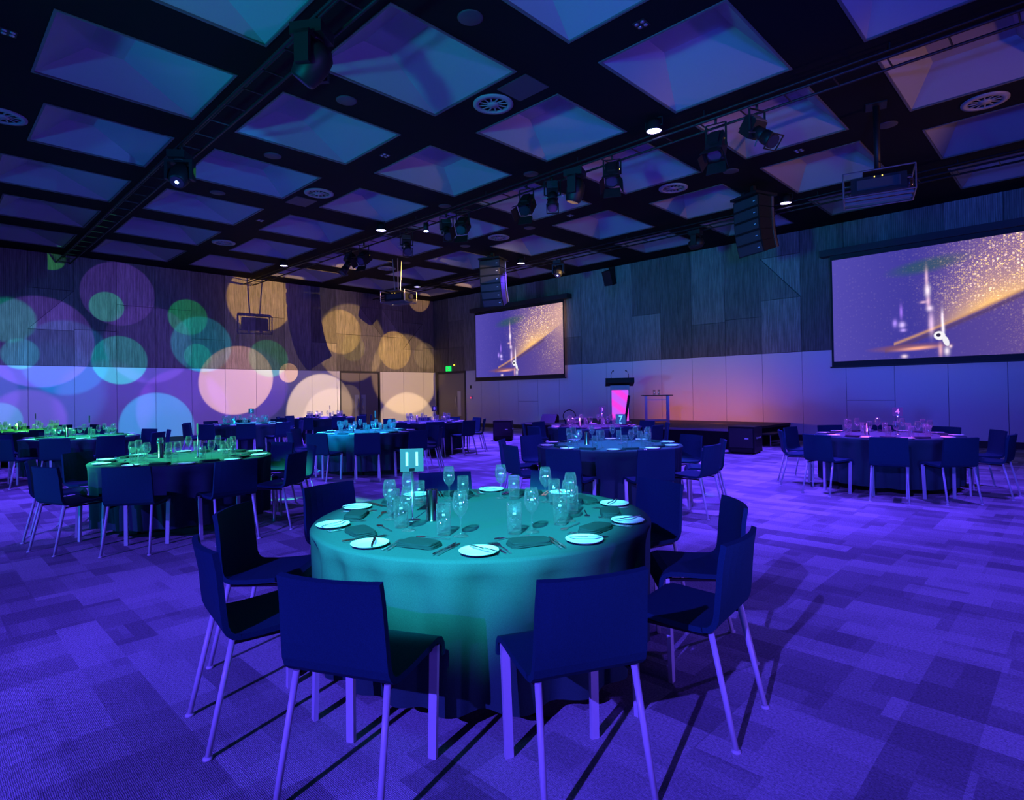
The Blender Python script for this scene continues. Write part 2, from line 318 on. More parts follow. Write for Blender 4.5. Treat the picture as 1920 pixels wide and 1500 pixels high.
# ------------------------------------------------------------------ mesh helpers
class MB:
    def __init__(s): s.v = []; s.f = []; s.sm = []
    def add(s, vs, fs, smooth=False):
        b = len(s.v); s.v += [tuple(v) for v in vs]; s.f += [tuple(i+b for i in f) for f in fs]; s.sm += [smooth]*len(fs); return s
    def box(s, c, d, R=None, o=None):
        hx, hy, hz = d[0]/2, d[1]/2, d[2]/2; vs = [Vector((x, y, z)) for x in (-hx, hx) for y in (-hy, hy) for z in (-hz, hz)]
        if R is not None: vs = [R @ v for v in vs]
        vs = [v+Vector(c) for v in vs]
        return s.add(vs, [(0, 1, 3, 2), (4, 6, 7, 5), (0, 4, 5, 1), (2, 3, 7, 6), (0, 2, 6, 4), (1, 5, 7, 3)])
    def bb(s, x0, x1, y0, y1, z0, z1): return s.box(((x0+x1)/2, (y0+y1)/2, (z0+z1)/2), (x1-x0, y1-y0, z1-z0))
    def tube(s, p0, p1, r0, r1=None, n=10, cap=True):
        r1 = r0 if r1 is None else r1; p0 = Vector(p0); p1 = Vector(p1); q = (p1-p0).to_track_quat('Z', 'Y'); vs = []
        for p, r in ((p0, r0), (p1, r1)):
            for k in range(n):
                a = 2*PI*k/n; vs.append(p+q @ Vector((r*math.cos(a), r*math.sin(a), 0)))
        s.add(vs, [(k, (k+1) % n, n+(k+1) % n, n+k) for k in range(n)], n > 6)
        if cap: b = len(s.v)-2*n; s.f += [tuple(b+k for k in reversed(range(n))), tuple(b+n+k for k in range(n))]; s.sm += [False, False]
        return s
    def bar(s, p0, p1, wx, wy, hint=(0, 1, 0)):
        p0 = Vector(p0); p1 = Vector(p1); z = (p1-p0).normalized(); x = Vector(hint).cross(z)
        if x.length < 1e-4: x = Vector((1, 0, 0)).cross(z)
        x.normalize(); y = z.cross(x); vs = []
        for p in (p0, p1):
            for a, b in ((-1, -1), (1, -1), (1, 1), (-1, 1)): vs.append(p+x*(a*wx/2)+y*(b*wy/2))
        return s.add(vs, [(3, 2, 1, 0), (4, 5, 6, 7), (0, 1, 5, 4), (1, 2, 6, 5), (2, 3, 7, 6), (3, 0, 4, 7)])
    def lathe(s, prof, n=20, c=(0, 0, 0), smooth=True):
        vs = []; rows = []
        for r, z in prof:
            if r < 1e-6: rows.append([len(vs)]); vs.append((c[0], c[1], c[2]+z))
            else:
                rows.append(list(range(len(vs), len(vs)+n)))
                for k in range(n): a = 2*PI*k/n; vs.append((c[0]+r*math.cos(a), c[1]+r*math.sin(a), c[2]+z))
        fs = []
        for A, B in zip(rows, rows[1:]):
            for k in range(n):
                k2 = (k+1) % n
                if len(A) == 1 and len(B) == 1: continue
                if len(A) == 1: fs.append((A[0], B[k2], B[k]))
                elif len(B) == 1: fs.append((A[k], A[k2], B[0]))
                else: fs.append((A[k], A[k2], B[k2], B[k]))
        return s.add(vs, fs, smooth)
    def prism(s, poly, z0, z1):      # poly in xy
        n = len(poly); vs = [(x, y, z0) for x, y in poly]+[(x, y, z1) for x, y in poly]
        return s.add(vs, [tuple(reversed(range(n))), tuple(range(n, 2*n))]+[(k, (k+1) % n, n+(k+1) % n, n+k) for k in range(n)])
    def mesh(s, name):
        me = bpy.data.meshes.new(name); me.from_pydata(s.v, [], s.f)
        me.polygons.foreach_set('use_smooth', s.sm); me.update(); return me
def obj(name, data, material=None, parent=None, loc=(0, 0, 0), rot=(0, 0, 0)):
    me = data.mesh(name) if isinstance(data, MB) else data
    if material and not me.materials: me.materials.append(MATS[material])
    o = bpy.data.objects.new(name, me); COL.objects.link(o); o.parent = parent; o.location = loc; o.rotation_euler = rot
    return o
def tag(o, label, cat, group=None):
    o['label'] = label; o['category'] = cat
    if group: o['group'] = group
    return o
def thing(name, label, cat, loc=(0, 0, 0), rotz=0.0, group=None):
    o = bpy.data.objects.new(name, None); COL.objects.link(o); o.location = loc; o.rotation_euler = (0, 0, rotz); o.empty_display_size = .1
    return tag(o, label, cat, group)
def struct(name, data, material, parent=None, loc=(0, 0, 0)):
    o = obj(name, data, material, parent, loc)
    if parent is None: o['kind'] = 'structure'
    return o
KIDS = {}
def kids(o):
    return [c for c in bpy.data.objects if c.parent == o]
def register(root):      # remember a tree once, so copying it is cheap
    KIDS[root.name] = [(c, [(d, None) for d in kids(c)]) for c in kids(root)]
    return root
def dup(root, loc, rotz, label, group=None):
    r = root.copy(); COL.objects.link(r); r.location = loc; r.rotation_euler = (0, 0, rotz); r['label'] = label
    if group: r['group'] = group
    for c, ds in KIDS[root.name]:
        cc = c.copy(); COL.objects.link(cc); cc.parent = r
        for d, _ in ds:
            dd = d.copy(); COL.objects.link(dd); dd.parent = cc
    return r
def text_mesh(s, size, depth=.001):
    cu = bpy.data.curves.new('digits', 'FONT'); cu.body = s; cu.size = size; cu.align_x = 'CENTER'; cu.align_y = 'CENTER'; cu.extrude = depth; cu.resolution_u = 3; cu.offset = size*.012
    o = bpy.data.objects.new('digits', cu); me = bpy.data.meshes.new_from_object(o); bpy.data.objects.remove(o); bpy.data.curves.remove(cu); return me

# ------------------------------------------------------------------ room shell
struct('floor', MB().bb(XW-.3, XE+.3, YS-.3, YW+.3, -.1, 0), 'carpet')
wl = struct('wall_left', MB().bb(XW-.25, XW-.05, YS-.3, YW+.3, 0, H+.6), 'dark_trim')
wr = struct('wall_right', MB().bb(XW-.05, XE+.3, YW+.05, YW+.25, 0, H+.6), 'dark_trim')
struct('wall_back', MB().bb(XW-.05, XE, YS-.25, YS, 0, H+.6), 'wood_veneer')
struct('wall_front', MB().bb(XE, XE+.25, YS-.25, YW+.05, 0, H+.6), 'wood_veneer')
PW = 1.082
G_ = .005
def tri_panel(a, zs, side, w, wall, flip):       # two triangular panels that share a diagonal joint
    (u0, u1) = a; (z0, z1) = zs; d = G_
    polys = [[(u0, z0), (u1-2*d, z0), (u0, z1-2*d)], [(u1, z0+2*d), (u1, z1), (u0+2*d, z1)]]
    if flip: polys = [[(u0+2*d, z0), (u1, z0), (u1, z1-2*d)], [(u0, z0+2*d), (u1-2*d, z1), (u0, z1)]]
    for k, p in enumerate(polys):
        m = MB().prism(p, 0, w-.012*k)
        if side == 'L': m.v = [(XW-.05+t, u, z) for u, z, t in m.v]
        else: m.v = [(u, YW+.05-t, z) for u, z, t in m.v]; 
        m.f = [tuple(reversed(f)) for f in m.f] if side == 'R' else m.f
        obj('wood_panel', m, 'wood_veneer', wall)
def wall_panels(side, wall, u_start, u_end, skip, zsplit_low):
    n = int(round((u_end-u_start)/PW)); rnd = random.Random(3 if side == 'L' else 8)
    for k in range(n):
        u0 = u_start+k*PW+G_; u1 = u_start+(k+1)*PW-G_
        if k == 0: u0 = u_start
        if k == n-1: u1 = u_end
        def pnl(name, z0, z1, th, material, a=u0, b=u1):
            m = MB().bb(XW-.05, XW-.05+th, a, b, z0, z1) if side == 'L' else MB().bb(a, b, YW+.05-th, YW+.05, z0, z1)
            obj(name, m, material, wall)
        mid = (u0+u1)/2
        # upper veneer, broken at changing heights, some panels cut on the diagonal
        style = rnd.random(); zt = H+.02; th = .05+.012*rnd.random()
        zj = rnd.choice((3.45, 3.5, 3.55, 3.95, 4.4))
        if style < .2:
            pnl('wood_panel', SEAM+.012, zj-G_, th, 'wood_veneer'); tri_panel((u0, u1), (zj+G_, zj+1.2), side, th, wall, rnd.random() < .5); pnl('wood_panel', zj+1.2+2*G_, zt, th, 'wood_veneer')
        elif style < .8:
            pnl('wood_panel', SEAM+.012, zj-G_, th, 'wood_veneer'); pnl('wood_panel', zj+G_, zt, th, 'wood_veneer')
        else: pnl('wood_panel', SEAM+.012, zt, th, 'wood_veneer')
        a, b = u0, u1                                   # lower white panel, cut back at door openings
        cut = False
        for s0, s1 in skip:
            if a >= s0-.02 and b <= s1+.02: cut = True
            elif a < s0 < b: b = s0
            elif a < s1 < b: a = s1
        if cut or b-a < .03: continue
        if any(abs(mid-q) < PW/2 for q in zsplit_low):
            pnl('wall_panel', .16, 1.09, .052, 'white_panel', a, b); pnl('wall_panel', 1.10, SEAM, .052, 'white_panel', a, b)
        else: pnl('wall_panel', .16, SEAM, .052, 'white_panel', a, b)
wall_panels('L', wl, 2.41-PW*12, 2.41+PW*13+.63, [(12.27, 14.17)], [])
wall_panels('R', wr, XW, -18.59+PW*25, [(-21.65, -19.61)], [-15.6, -3.6])
struct('baseboard_left', MB().bb(XW-.05, XW+.012, YS, 12.27, 0, .15).bb(XW-.05, XW+.012, 14.17, YW, 0, .15), 'dark_trim')
struct('baseboard_right', MB().bb(-19.61, XE, YW-.012, YW+.05, 0, .15), 'dark_trim')

# double door in the left wall
d1 = bpy.data.objects.new('door_1', None); COL.objects.link(d1); d1.location = (XW, 13.2, 0); d1['kind'] = 'structure'
obj('door_frame', MB().bb(-.05, .03, -.93, -.88, 0, 2.43).bb(-.05, .03, .88, .97, 0, 2.43).bb(-.05, .03, -.88, .88, 2.37, 2.43), 'dark_plate', d1)
for s in (-1, 1):
    lf = obj('door_leaf', MB().bb(-.04, .0, min(s*.01, s*.87), max(s*.01, s*.87), .012, 2.36), 'door_grey', d1)
    obj('push_plate', MB().bb(.0, .008, min(s*.06, s*.26), max(s*.06, s*.26), .55, 1.45), 'alu', lf)
    obj('handle', MB().tube((.05, s*.1, .8), (.05, s*.1, 1.3), .014).tube((0, s*.1, .85), (.05, s*.1, .85), .01).tube((0, s*.1, 1.25), (.05, s*.1, 1.25), .01), 'steel', lf)
# corner door in the stage wall, set back with a deep jamb
d2 = bpy.data.objects.new('door_2', None); COL.objects.link(d2); d2.location = (-20.63, YW, 0); d2['kind'] = 'structure'
obj('door_frame', MB().bb(-1.02, -.92, -.08, .05, 0, 2.43).bb(.95, 1.02, -.03, .05, 0, 2.43).bb(-.92, .95, -.03, .05, 2.36, 2.43), 'dark_plate', d2)
lf = obj('door_leaf', MB().bb(-.91, .94, .0, .045, .012, 2.35), 'door_grey', d2)
obj('push_plate', MB().bb(.45, .68, -.008, .0, .45, 1.55), 'lectern_grey', lf)
obj('handle', MB().tube((.4, -.05, .8), (.4, -.05, 1.3), .014).tube((.4, 0, .85), (.4, -.05, .85), .01).tube((.4, 0, 1.25), (.4, -.05, 1.25), .01), 'steel', lf)
e = thing('exit_sign', 'small glowing green exit sign above the corner door', 'exit sign', (-20.75, YW-.002, 2.46))
obj('sign_box', MB().bb(-.17, .17, -.05, -.0, 0, .22), 'exit_green', e)
fig = MB().box((-.02, -.053, .165), (.04, .006, .04)).bar((-.02, -.053, .145), (-.035, -.053, .085), .035, .006).bar((-.03, -.053, .09), (-.075, -.053, .035), .02, .006).bar((-.035, -.053, .09), (.02, -.053, .055), .02, .006).bar((.02, -.053, .055), (.02, -.053, .02), .018, .006).bar((-.02, -.053, .135), (.045, -.053, .115), .016, .006)
obj('running_figure', fig, 'digit_white', e)
tag(obj('indicator_lamp', MB().lathe([(0, -.03), (.03, -.02), (.035, .02), (0, .03)], 10), 'yellow_led', None, (-20.35, YW-.035, 2.72)), 'small yellow indicator lamp beside the exit sign', 'lamp')
cp = thing('call_point', 'small wall call point with red light beside the corner door', 'call point', (-19.25, YW-.003, 1.25))
obj('case', MB().bb(-.06, .06, -.04, 0, -.06, .06), 'lectern_grey', cp); obj('red_light', MB().bb(-.03, .03, -.05, -.04, -.03, .03), 'red_led', cp)
tag(obj('switch_plate', MB().bb(-.05, .05, -.012, 0, -.07, .07).bb(-.02, .02, -.02, -.012, -.03, .03), 'dark_plate', None, (-19.28, YW-.003, 1.72)), 'dark switch plate on the wall above the call point', 'switch')

# ------------------------------------------------------------------ ceiling
XI = {}
fx = {6: (-20.80, -18.90), 5: (-18.02, -16.15), 4: (-15.31, -13.52), 3: (-12.55, -10.80), 2: (-9.89, -8.11), 1: (-7.20, -5.43), 0: (-4.54, -2.79), -1: (-1.93, -.18), -2: (.74, 2.5), -3: (3.4, 5.15), -4: (6.05, 7.8)}
fy = {-4: (-9.44, -7.6), -3: (-6.98, -4.97), -2: (-4.09, -2.25), -1: (-1.63, .38), 0: (1.26, 3.10), 1: (3.72, 5.73), 2: (6.46, 8.37), 3: (8.96, 11.0), 4: (11.81, 13.76), 5: (14.45, 16.16)}
par = {0: .125, 2: .12, 4: .15, -2: .12, -4: .12}
def opening(i, j):
    x0, x1 = fx[i]; y0, y1 = fy[j]
    if j in par: y0 += par[j]*(1 if ((-2*i)//2) % 2 else -1)
    return x0, x1, y0, y1
cm = MB(); TH = .45
xs = sorted(fx.values()); edges = [XW-.05]+[v for p in xs for v in p]+[XE]
for k in range(0, len(edges), 2): cm.bb(edges[k], edges[k+1], YS, YW+.05, H, H+TH)
for i in fx:
    ys = [opening(i, j)[2:] for j in sorted(fy)]; ed = [YS]+[v for p in ys for v in p]+[YW+.05]
    for k in range(0, len(ed), 2): cm.bb(fx[i][0], fx[i][1], ed[k], ed[k+1], H, H+TH)
ceil = struct('ceiling', cm, 'black_paint')
B_TYPE = {(2, 2), (0, 4), (3, 1), (2, 4), (4, 2), (1, 5), (3, 3), (5, 1), (6, 2), (4, 4), (-1, 3), (-1, 5)}
rc = random.Random(5)
for i in fx:
    for j in fy:
        x0, x1, y0, y1 = opening(i, j); e_ = .03
        fr = MB()
        for a in ((x0, x1, y0, y0+e_), (x0, x1, y1-e_, y1), (x0, x0+e_, y0+e_, y1-e_), (x1-e_, x1, y0+e_, y1-e_)): fr.bb(*a, H-.012, H+.05)
        c = obj('coffer', fr, 'coffer_frame', ceil)
        X0, X1, Y0, Y1 = x0+e_, x1-e_, y0+e_, y1-e_; zb = H+.01; d = .36
        ix0, ix1 = x0+.40, x1-.42
        if (i, j) in B_TYPE: iy0, iy1 = y0+.19*(y1-y0), y0+.70*(y1-y0)
        else: iy0, iy1 = y0+(.25+.05*rc.random())*(y1-y0), y0+(.45+.05*rc.random())*(y1-y0)
        o4 = [(X0, Y0, zb), (X1, Y0, zb), (X1, Y1, zb), (X0, Y1, zb)]; i4 = [(ix0, iy0, zb+d), (ix1, iy0, zb+d), (ix1, iy1, zb+d), (ix0, iy1, zb+d)]
        for k in range(4):
            k2 = (k+1) % 4; A, B, C_, D_ = Vector(o4[k]), Vector(o4[k2]), Vector(i4[k2]), Vector(i4[k])
            nrm = (B-A).cross(D_-A).normalized()
            if nrm.z > 0: nrm = -nrm
            q = [A, B, C_, D_]; t = [v-nrm*.02 for v in q]
            obj('coffer_panel', MB().add(q+t, [(0, 1, 2, 3), (7, 6, 5, 4), (0, 4, 5, 1), (1, 5, 6, 2), (2, 6, 7, 3), (3, 7, 4, 0)]), 'coffer_white', c)
        obj('coffer_panel', MB().bb(ix0, ix1, iy0, iy1, zb+d, zb+d+.02), 'coffer_white', c)
# round air diffusers, speaker grilles, small quad lamps and hatches in the black beams
df = thing('air_diffuser', '', 'diffuser', (0, 0, H))
obj('outer_ring', MB().lathe([(.30, 0), (.30, -.02), (.22, -.03), (.215, 0), (.30, 0)], 32), 'diffuser_grey', df)
obj('hub', MB().lathe([(0, -.03), (.085, -.028), (.085, 0), (0, 0)], 20), 'diffuser_grey', df)
for k in range(12):
    a = 2*PI*k/12; obj('vane', MB().bar((.085*math.cos(a), .085*math.sin(a), -.014), (.22*math.cos(a+.12), .22*math.sin(a+.12), -.014), .02, .01, (0, 0, 1)), 'diffuser_grey', df)
register(df); first = True
for (x, y, s) in [(-6.3, 6.12, 'beside the flat ceiling hatch'), (-11.67, 6.12, 'above the cyan-lit tables'), (-1.05, 11.45, 'above the wide screen'), (-11.73, 1.01, 'above the green-lit tables'), (-17.2, 6.15, 'near the patterned wall'), (-6.28, 11.42, 'near the speaker array by the wide screen'), (-11.65, 11.45, 'near the speaker array by the small screen'), (-17.1, 11.42, 'behind the caged projector by the small screen')]:
    lb = 'round grey air diffuser in the black ceiling '+s
    if first: df.location = (x, y, H); df['label'] = lb; first = False; df['group'] = 'ceiling air diffusers'
    else: dup(df, (x, y, H), 0, lb)
def ceil_disc(x, y, r, first_label):
    return tag(obj('ceiling_speaker', MB().lathe([(0, -.012), (r-.02, -.012), (r, -.004), (r, 0), (0, 0)], 24), 'dark_plate', None, (x, y, H)), first_label, 'ceiling speaker', 'round ceiling speakers')
base = None
for (x, y) in [(-5.17, 4.53), (-7.89, 4.5), (-10.55, 4.58), (-13.28, 4.57), (-7.83, 8.05+.57), (-10.54, 8.07+.57), (-10.44, 11.4), (-5.0, 11.4), (-2.3, 11.3), (-15.95, 11.4), (-13.0, 11.4)]:
    if (y < 5): x = {-5.17: -5.02, -7.89: -7.72, -10.55: -10.42, -13.28: -13.1}[x]
    if base is None: base = ceil_disc(x, y, .15, 'flat round dark ceiling speaker in a black ceiling beam')
    else: o = base.copy(); COL.objects.link(o); o.location = (x, y, H)
q0 = None
for (x, y) in [(-3.7, 6.05), (-9.02, 6.02), (-14.46, 6.03), (-9.01, .83), (-9.01, 11.32), (-3.69, 11.32)]:
    if q0 is None:
        q0 = thing('ceiling_lamp', 'tiny unlit four-lens lamp in a black ceiling beam', 'ceiling lamp', (x, y, H), 0, 'small four-lens ceiling lamps')
        obj('lamp_plate', MB().bb(-.08, .08, -.08, .08, -.008, 0), 'black_metal', q0)
        for a in (-1, 1):
            for b in (-1, 1): obj('lens', MB().lathe([(0, -.02), (.025, -.016), (.028, -.008), (0, -.008)], 10, (a*.038, b*.038, 0)), 'alu', q0)
        register(q0)
    else: dup(q0, (x, y, H), 0, q0['label'])
tag(obj('ceiling_hatch', MB().bb(-.28, .28, -.24, .24, -.012, 0), 'dark_plate', None, (-5.67, 6.1, H)), 'flat dark rectangular hatch in the ceiling beside an air diffuser', 'hatch')
tag(obj('ceiling_hatch', MB().bb(-.28, .28, -.24, .24, -.012, 0), 'dark_plate', None, (-12.45, 6.1, H)), 'flat dark rectangular hatch in the ceiling above the cyan-lit tables', 'hatch')

# ------------------------------------------------------------------ trusses
def truss(y, label):
    t = thing('lighting_truss', label, 'truss', (0, y, 5.5), 0, 'black lighting trusses under the ceiling')
    xa, xb = XW+.1, 6.0
    for s in (-1, 1):
        obj('rail', MB().tube((xa, s*.16, 0), (xb, s*.16, 0), .02, n=8), 'black_metal', t)
    obj('rail', MB().tube((xa, 0, .16), (xb, 0, .16), .016, n=8), 'black_metal', t)
    rung = MB().tube((0, -.145, 0), (0, .145, 0), .011, n=6).mesh('rung'); drop = MB().tube((0, 0, .16), (0, 0, H-5.5), .012, n=6).mesh('dropper')
    x = xa+.2; k = 0
    while x < xb-.2:
        obj('rung', rung, 'alu' if False else 'black_metal', t, (x, 0, 0))
        if k % 4 == 0: obj('dropper', drop, 'black_metal', t, (x, 0, 0))
        x += .62; k += 1
    return t
truss(3.22, 'black ladder truss above the green-lit tables')
truss(8.62, 'black ladder truss carrying the row of barn-door spotlights')
truss(13.98, 'black ladder truss running along the stage')

# ------------------------------------------------------------------ luminaires
def par_can(x, y, z, label):
    t = thing('wash_lamp', label, 'stage light', (x, y, z), 0, 'glowing violet wash lamps')
    obj('can', MB().lathe([(.0, .165), (.07, .165), (.12, .11), (.13, .0), (.13, -.012), (.118, -.012), (.118, .01)], 20), 'black_metal', t)
    obj('lens', MB().lathe([(0, -.004), (.117, .002), (.117, .008), (0, .008)], 20), 'lamp_lens', t)
    obj('yoke', MB().tube((-.15, 0, .05), (-.15, 0, .18), .01, n=6).tube((.15, 0, .05), (.15, 0, .18), .01, n=6).tube((-.15, 0, .24), (.15, 0, .18), .01, n=6).tube((-.15, 0, .06), (-.12, 0, .06), .012, n=6).tube((.12, 0, .06), (.15, 0, .06), .012, n=6), 'black_metal', t)
WL = ['above the table numbered seven', 'above the cyan-lit tables', 'near the patterned wall', 'beside the speaker array by the wide screen', 'beside the speaker array by the small screen', 'in the corner behind the caged projector']
for (x, y), s in zip(WASH, WL): par_can(x, y, 5.563, 'glowing violet wash lamp '+s)
def fresnel(x, y, z, az, tilt, label):        # box spotlight with barn doors; az = heading, tilt = below horizontal
    t = thing('barn_door_spotlight', label, 'stage light', (x, y, z), 0, 'barn door spotlights on the truss')
    R = Matrix.Rotation(az, 3, 'Z') @ Matrix.Rotation(tilt, 3, 'Y')      # +X is the beam
    def P(v): return R @ Vector(v)
    obj('body', MB().box(P((-.02, 0, 0)), (.34, .24, .24), R).box(P((-.21, 0, 0)), (.06, .2, .2), R).box(P((-.05, 0, .135)), (.24, .14, .04), R), 'black_metal', t)
    obj('lens_ring', MB().tube(P((.15, 0, 0)), P((.19, 0, 0)), .115, n=18), 'black_metal', t)
    obj('lens', MB().tube(P((.186, 0, 0)), P((.194, 0, 0)), .095, n=18), 'lens_glass', t)
    for k in range(4):
        Q = R @ Matrix.Rotation(k*PI/2, 3, 'X'); Wd = .11 if k % 2 else .13
        vs = [(.195, -Wd, .125), (.195, Wd, .125), (.36, Wd*1.15, .19), (.36, -Wd*1.15, .19)]; q = [Q @ Vector(v) for v in vs]; q2 = [Q @ Vector((v[0], v[1], v[2]+.006)) for v in vs]
        obj('barn_door', MB().add(q+q2, [(3, 2, 1, 0), (4, 5, 6, 7), (0, 1, 5, 4), (1, 2, 6, 5), (2, 3, 7, 6), (3, 0, 4, 7)]), 'black_metal', t)
    s1, s2 = P((0, .145, 0)), P((0, -.145, 0)); top = Vector((0, 0, 5.48-z-.012))
    a1 = Vector((s1.x, s1.y, top.z-.06)); a2 = Vector((s2.x, s2.y, top.z-.06))
    obj('yoke', MB().bar(s1, a1, .03, .008).bar(s2, a2, .03, .008).bar(a1, a2, .03, .008, (0, 0, 1)).tube(a1.lerp(a2, .5), a1.lerp(a2, .5)+Vector((0, 0, .07)), .02, n=8), 'black_metal', t)
    obj('indicator', MB().box(P((-.12, .123, .03)), (.012, .006, .012), R), 'amber_led', t)
def profile(x, y, z, az, tilt, label):
    t = thing('profile_spotlight', label, 'stage light', (x, y, z), 0, 'profile spotlights on the truss')
    R = Matrix.Rotation(az, 3, 'Z') @ Matrix.Rotation(tilt, 3, 'Y')
    def P(v): return R @ Vector(v)
    obj('lamp_house', MB().box(P((-.16, 0, .01)), (.22, .22, .26), R).box(P((-.29, 0, .02)), (.06, .16, .2), R), 'black_metal', t)
    for k in range(4): obj('cooling_fin', MB().box(P((-.24+.05*k, 0, .15)), (.02, .2, .03), R), 'dark_plate', t)
    obj('barrel', MB().tube(P((-.06, 0, 0)), P((.14, 0, 0)), .085, n=14).tube(P((.14, 0, 0)), P((.32, 0, 0)), .1, n=14), 'black_metal', t)
    obj('lens', MB().tube(P((.315, 0, 0)), P((.324, 0, 0)), .088, n=14), 'lens_glass', t)
    obj('gel_frame', MB().box(P((.33, 0, 0)), (.012, .23, .23), R) if False else MB().box(P((.333, 0, .108)), (.014, .23, .016), R).box(P((.333, 0, -.108)), (.014, .23, .016), R).box(P((.333, .108, 0)), (.014, .016, .2), R).box(P((.333, -.108, 0)), (.014, .016, .2), R), 'black_metal', t)
    obj('shutter_handle', MB().bar(P((.02, .08, .0)), P((.02, .2, .03)), .02, .006).bar(P((.02, -.08, 0)), P((.02, -.2, -.02)), .02, .006).bar(P((.03, 0, -.08)), P((.03, .02, -.18)), .02, .006), 'alu', t)
    s1, s2 = P((-.04, .15, 0)), P((-.04, -.15, 0)); zt = 5.48-z-.072
    a1 = Vector((s1.x, s1.y, zt)); a2 = Vector((s2.x, s2.y, zt))
    obj('yoke', MB().bar(s1, a1, .03, .008).bar(s2, a2, .03, .008).bar(a1, a2, .03, .008, (0, 0, 1)).tube(a1.lerp(a2, .5), a1.lerp(a2, .5)+Vector((0, 0, .07)), .02, n=8).tube(P((-.04, .1, 0)), s1, .012, n=6).tube(P((-.04, -.1, 0)), s2, .012, n=6), 'black_metal', t)
def moving_head(x, y, z, az, tilt, label, s=1.0, lens='lens_glass'):   # z = height of the head pivot
    t = thing('moving_head_light', label, 'stage light', (x, y, z), 0, 'moving head lights on the trusses')
    R = Matrix.Rotation(az, 3, 'Z') @ Matrix.Rotation(tilt, 3, 'Y'); Z = Matrix.Rotation(az, 3, 'Z')
    def P(v): return R @ Vector(v)
    zb = .34*s
    obj('base', MB().box((0, 0, zb), (.36*s, .30*s, .13*s), Z).tube((0, 0, zb-.1*s), (0, 0, zb-.06*s), .12*s, n=16), 'black_metal', t)
    obj('clamp', MB().tube((-.1*s, 0, zb+.06*s), (-.1*s, 0, 5.479-z), .02, n=8).tube((.1*s, 0, zb+.06*s), (.1*s, 0, 5.479-z), .02, n=8), 'black_metal', t)
    for k in (-1, 1): obj('yoke_arm', MB().box(Z @ Vector((0, k*.21*s, .09*s)), (.16*s, .055*s, .34*s), Z), 'black_metal', t)
    obj('yoke_bridge', MB().box((0, 0, .245*s), (.17*s, .475*s, .05*s), Z), 'black_metal', t)
    hd = MB().lathe([(0, -.25*s), (.09*s, -.235*s), (.155*s, -.16*s), (.175*s, -.03*s), (.165*s, .08*s), (.14*s, .18*s), (.125*s, .20*s), (.0, .20*s)], 20)
    Q = R @ Matrix.Rotation(PI/2, 3, 'Y'); hd.v = [tuple(Q @ Vector(v)) for v in hd.v]
    obj('head', hd, 'black_metal', t); obj('lens', MB().tube(P((.198*s, 0, 0)), P((.206*s, 0, 0)), .11*s, n=18), 'lens_glass', t)
    if lens != 'lens_glass': obj('led', MB().tube(P((.206*s, 0, 0)), P((.212*s, 0, 0)), .03*s, n=12), lens, t)
D2 = math.atan2(-1, -.35)
for (x, z, az, tl, s) in [(-5.8, 5.2, rad(-60), .9, 'above the table numbered seven'), (-7.81, 5.15, rad(-70), .8, 'next to the glinting profile spotlight'), (-3.93, 5.12, rad(-80), 1.0, 'nearest the wide screen'), (-9.72, 5.14, rad(-60), .7, 'above the violet-lit table by the door'), (-13.72, 5.12, rad(-65), .6, 'nearest the patterned wall')]:
    fresnel(x, 8.46, z-.06, az, tl, 'black barn-door spotlight '+s)
for (x, z, az, tl, s) in [(-3.29, 5.17, rad(-20), .75, 'beside the barn-door lamp nearest the wide screen'), (-7.15, 5.2, rad(-50), 1.0, 'with coloured glints beside a domed moving head'), (-10.27, 5.2, rad(-30), .7, 'above the violet-lit table by the door'), (-11.8, 5.14, rad(-30), .7, 'beside the lit wash lamp above the cyan-lit tables'), (-14.54, 5.14, rad(-90), 1.0, 'beside the barn-door lamp nearest the patterned wall')]:
    profile(x, 8.46, z-.10, az, tl, 'black profile spotlight '+s)
moving_head(-6.61, 8.46, 5.06, rad(200), 1.3, 'dark domed moving head light among the barn-door spotlights', .95)
moving_head(-5.95, 3.06, 5.0, rad(215), .9, 'large dark moving head light on the truss above the green-lit tables', 1.0)
moving_head(-10.4, 3.06, 5.0, rad(-40), .9, 'moving head light with bright pinpoint lens above the green-lit tables', .9, 'small_lens')
moving_head(-7.0, 13.82, 5.1, rad(186), .18, 'dark moving head light beside the speaker array by the wide screen', .8)
moving_head(-11.49, 13.82, 5.1, rad(-70), 1.0, 'dark moving head light beside the speaker array by the small screen', .8, 'small_lens')
t = thing('pin_lamp', 'small bright violet pin lamp among the profile spotlights', 'stage light', (-10.95, 8.4, 5.2))
obj('can', MB().tube((0, 0, .02), (0, 0, .2), .06, n=14).tube((0, 0, .2), (0, .1, .28), .012, n=6), 'black_metal', t); obj('lens', MB().tube((0, 0, .0), (0, 0, .019), .05, n=14), 'small_lens', t)

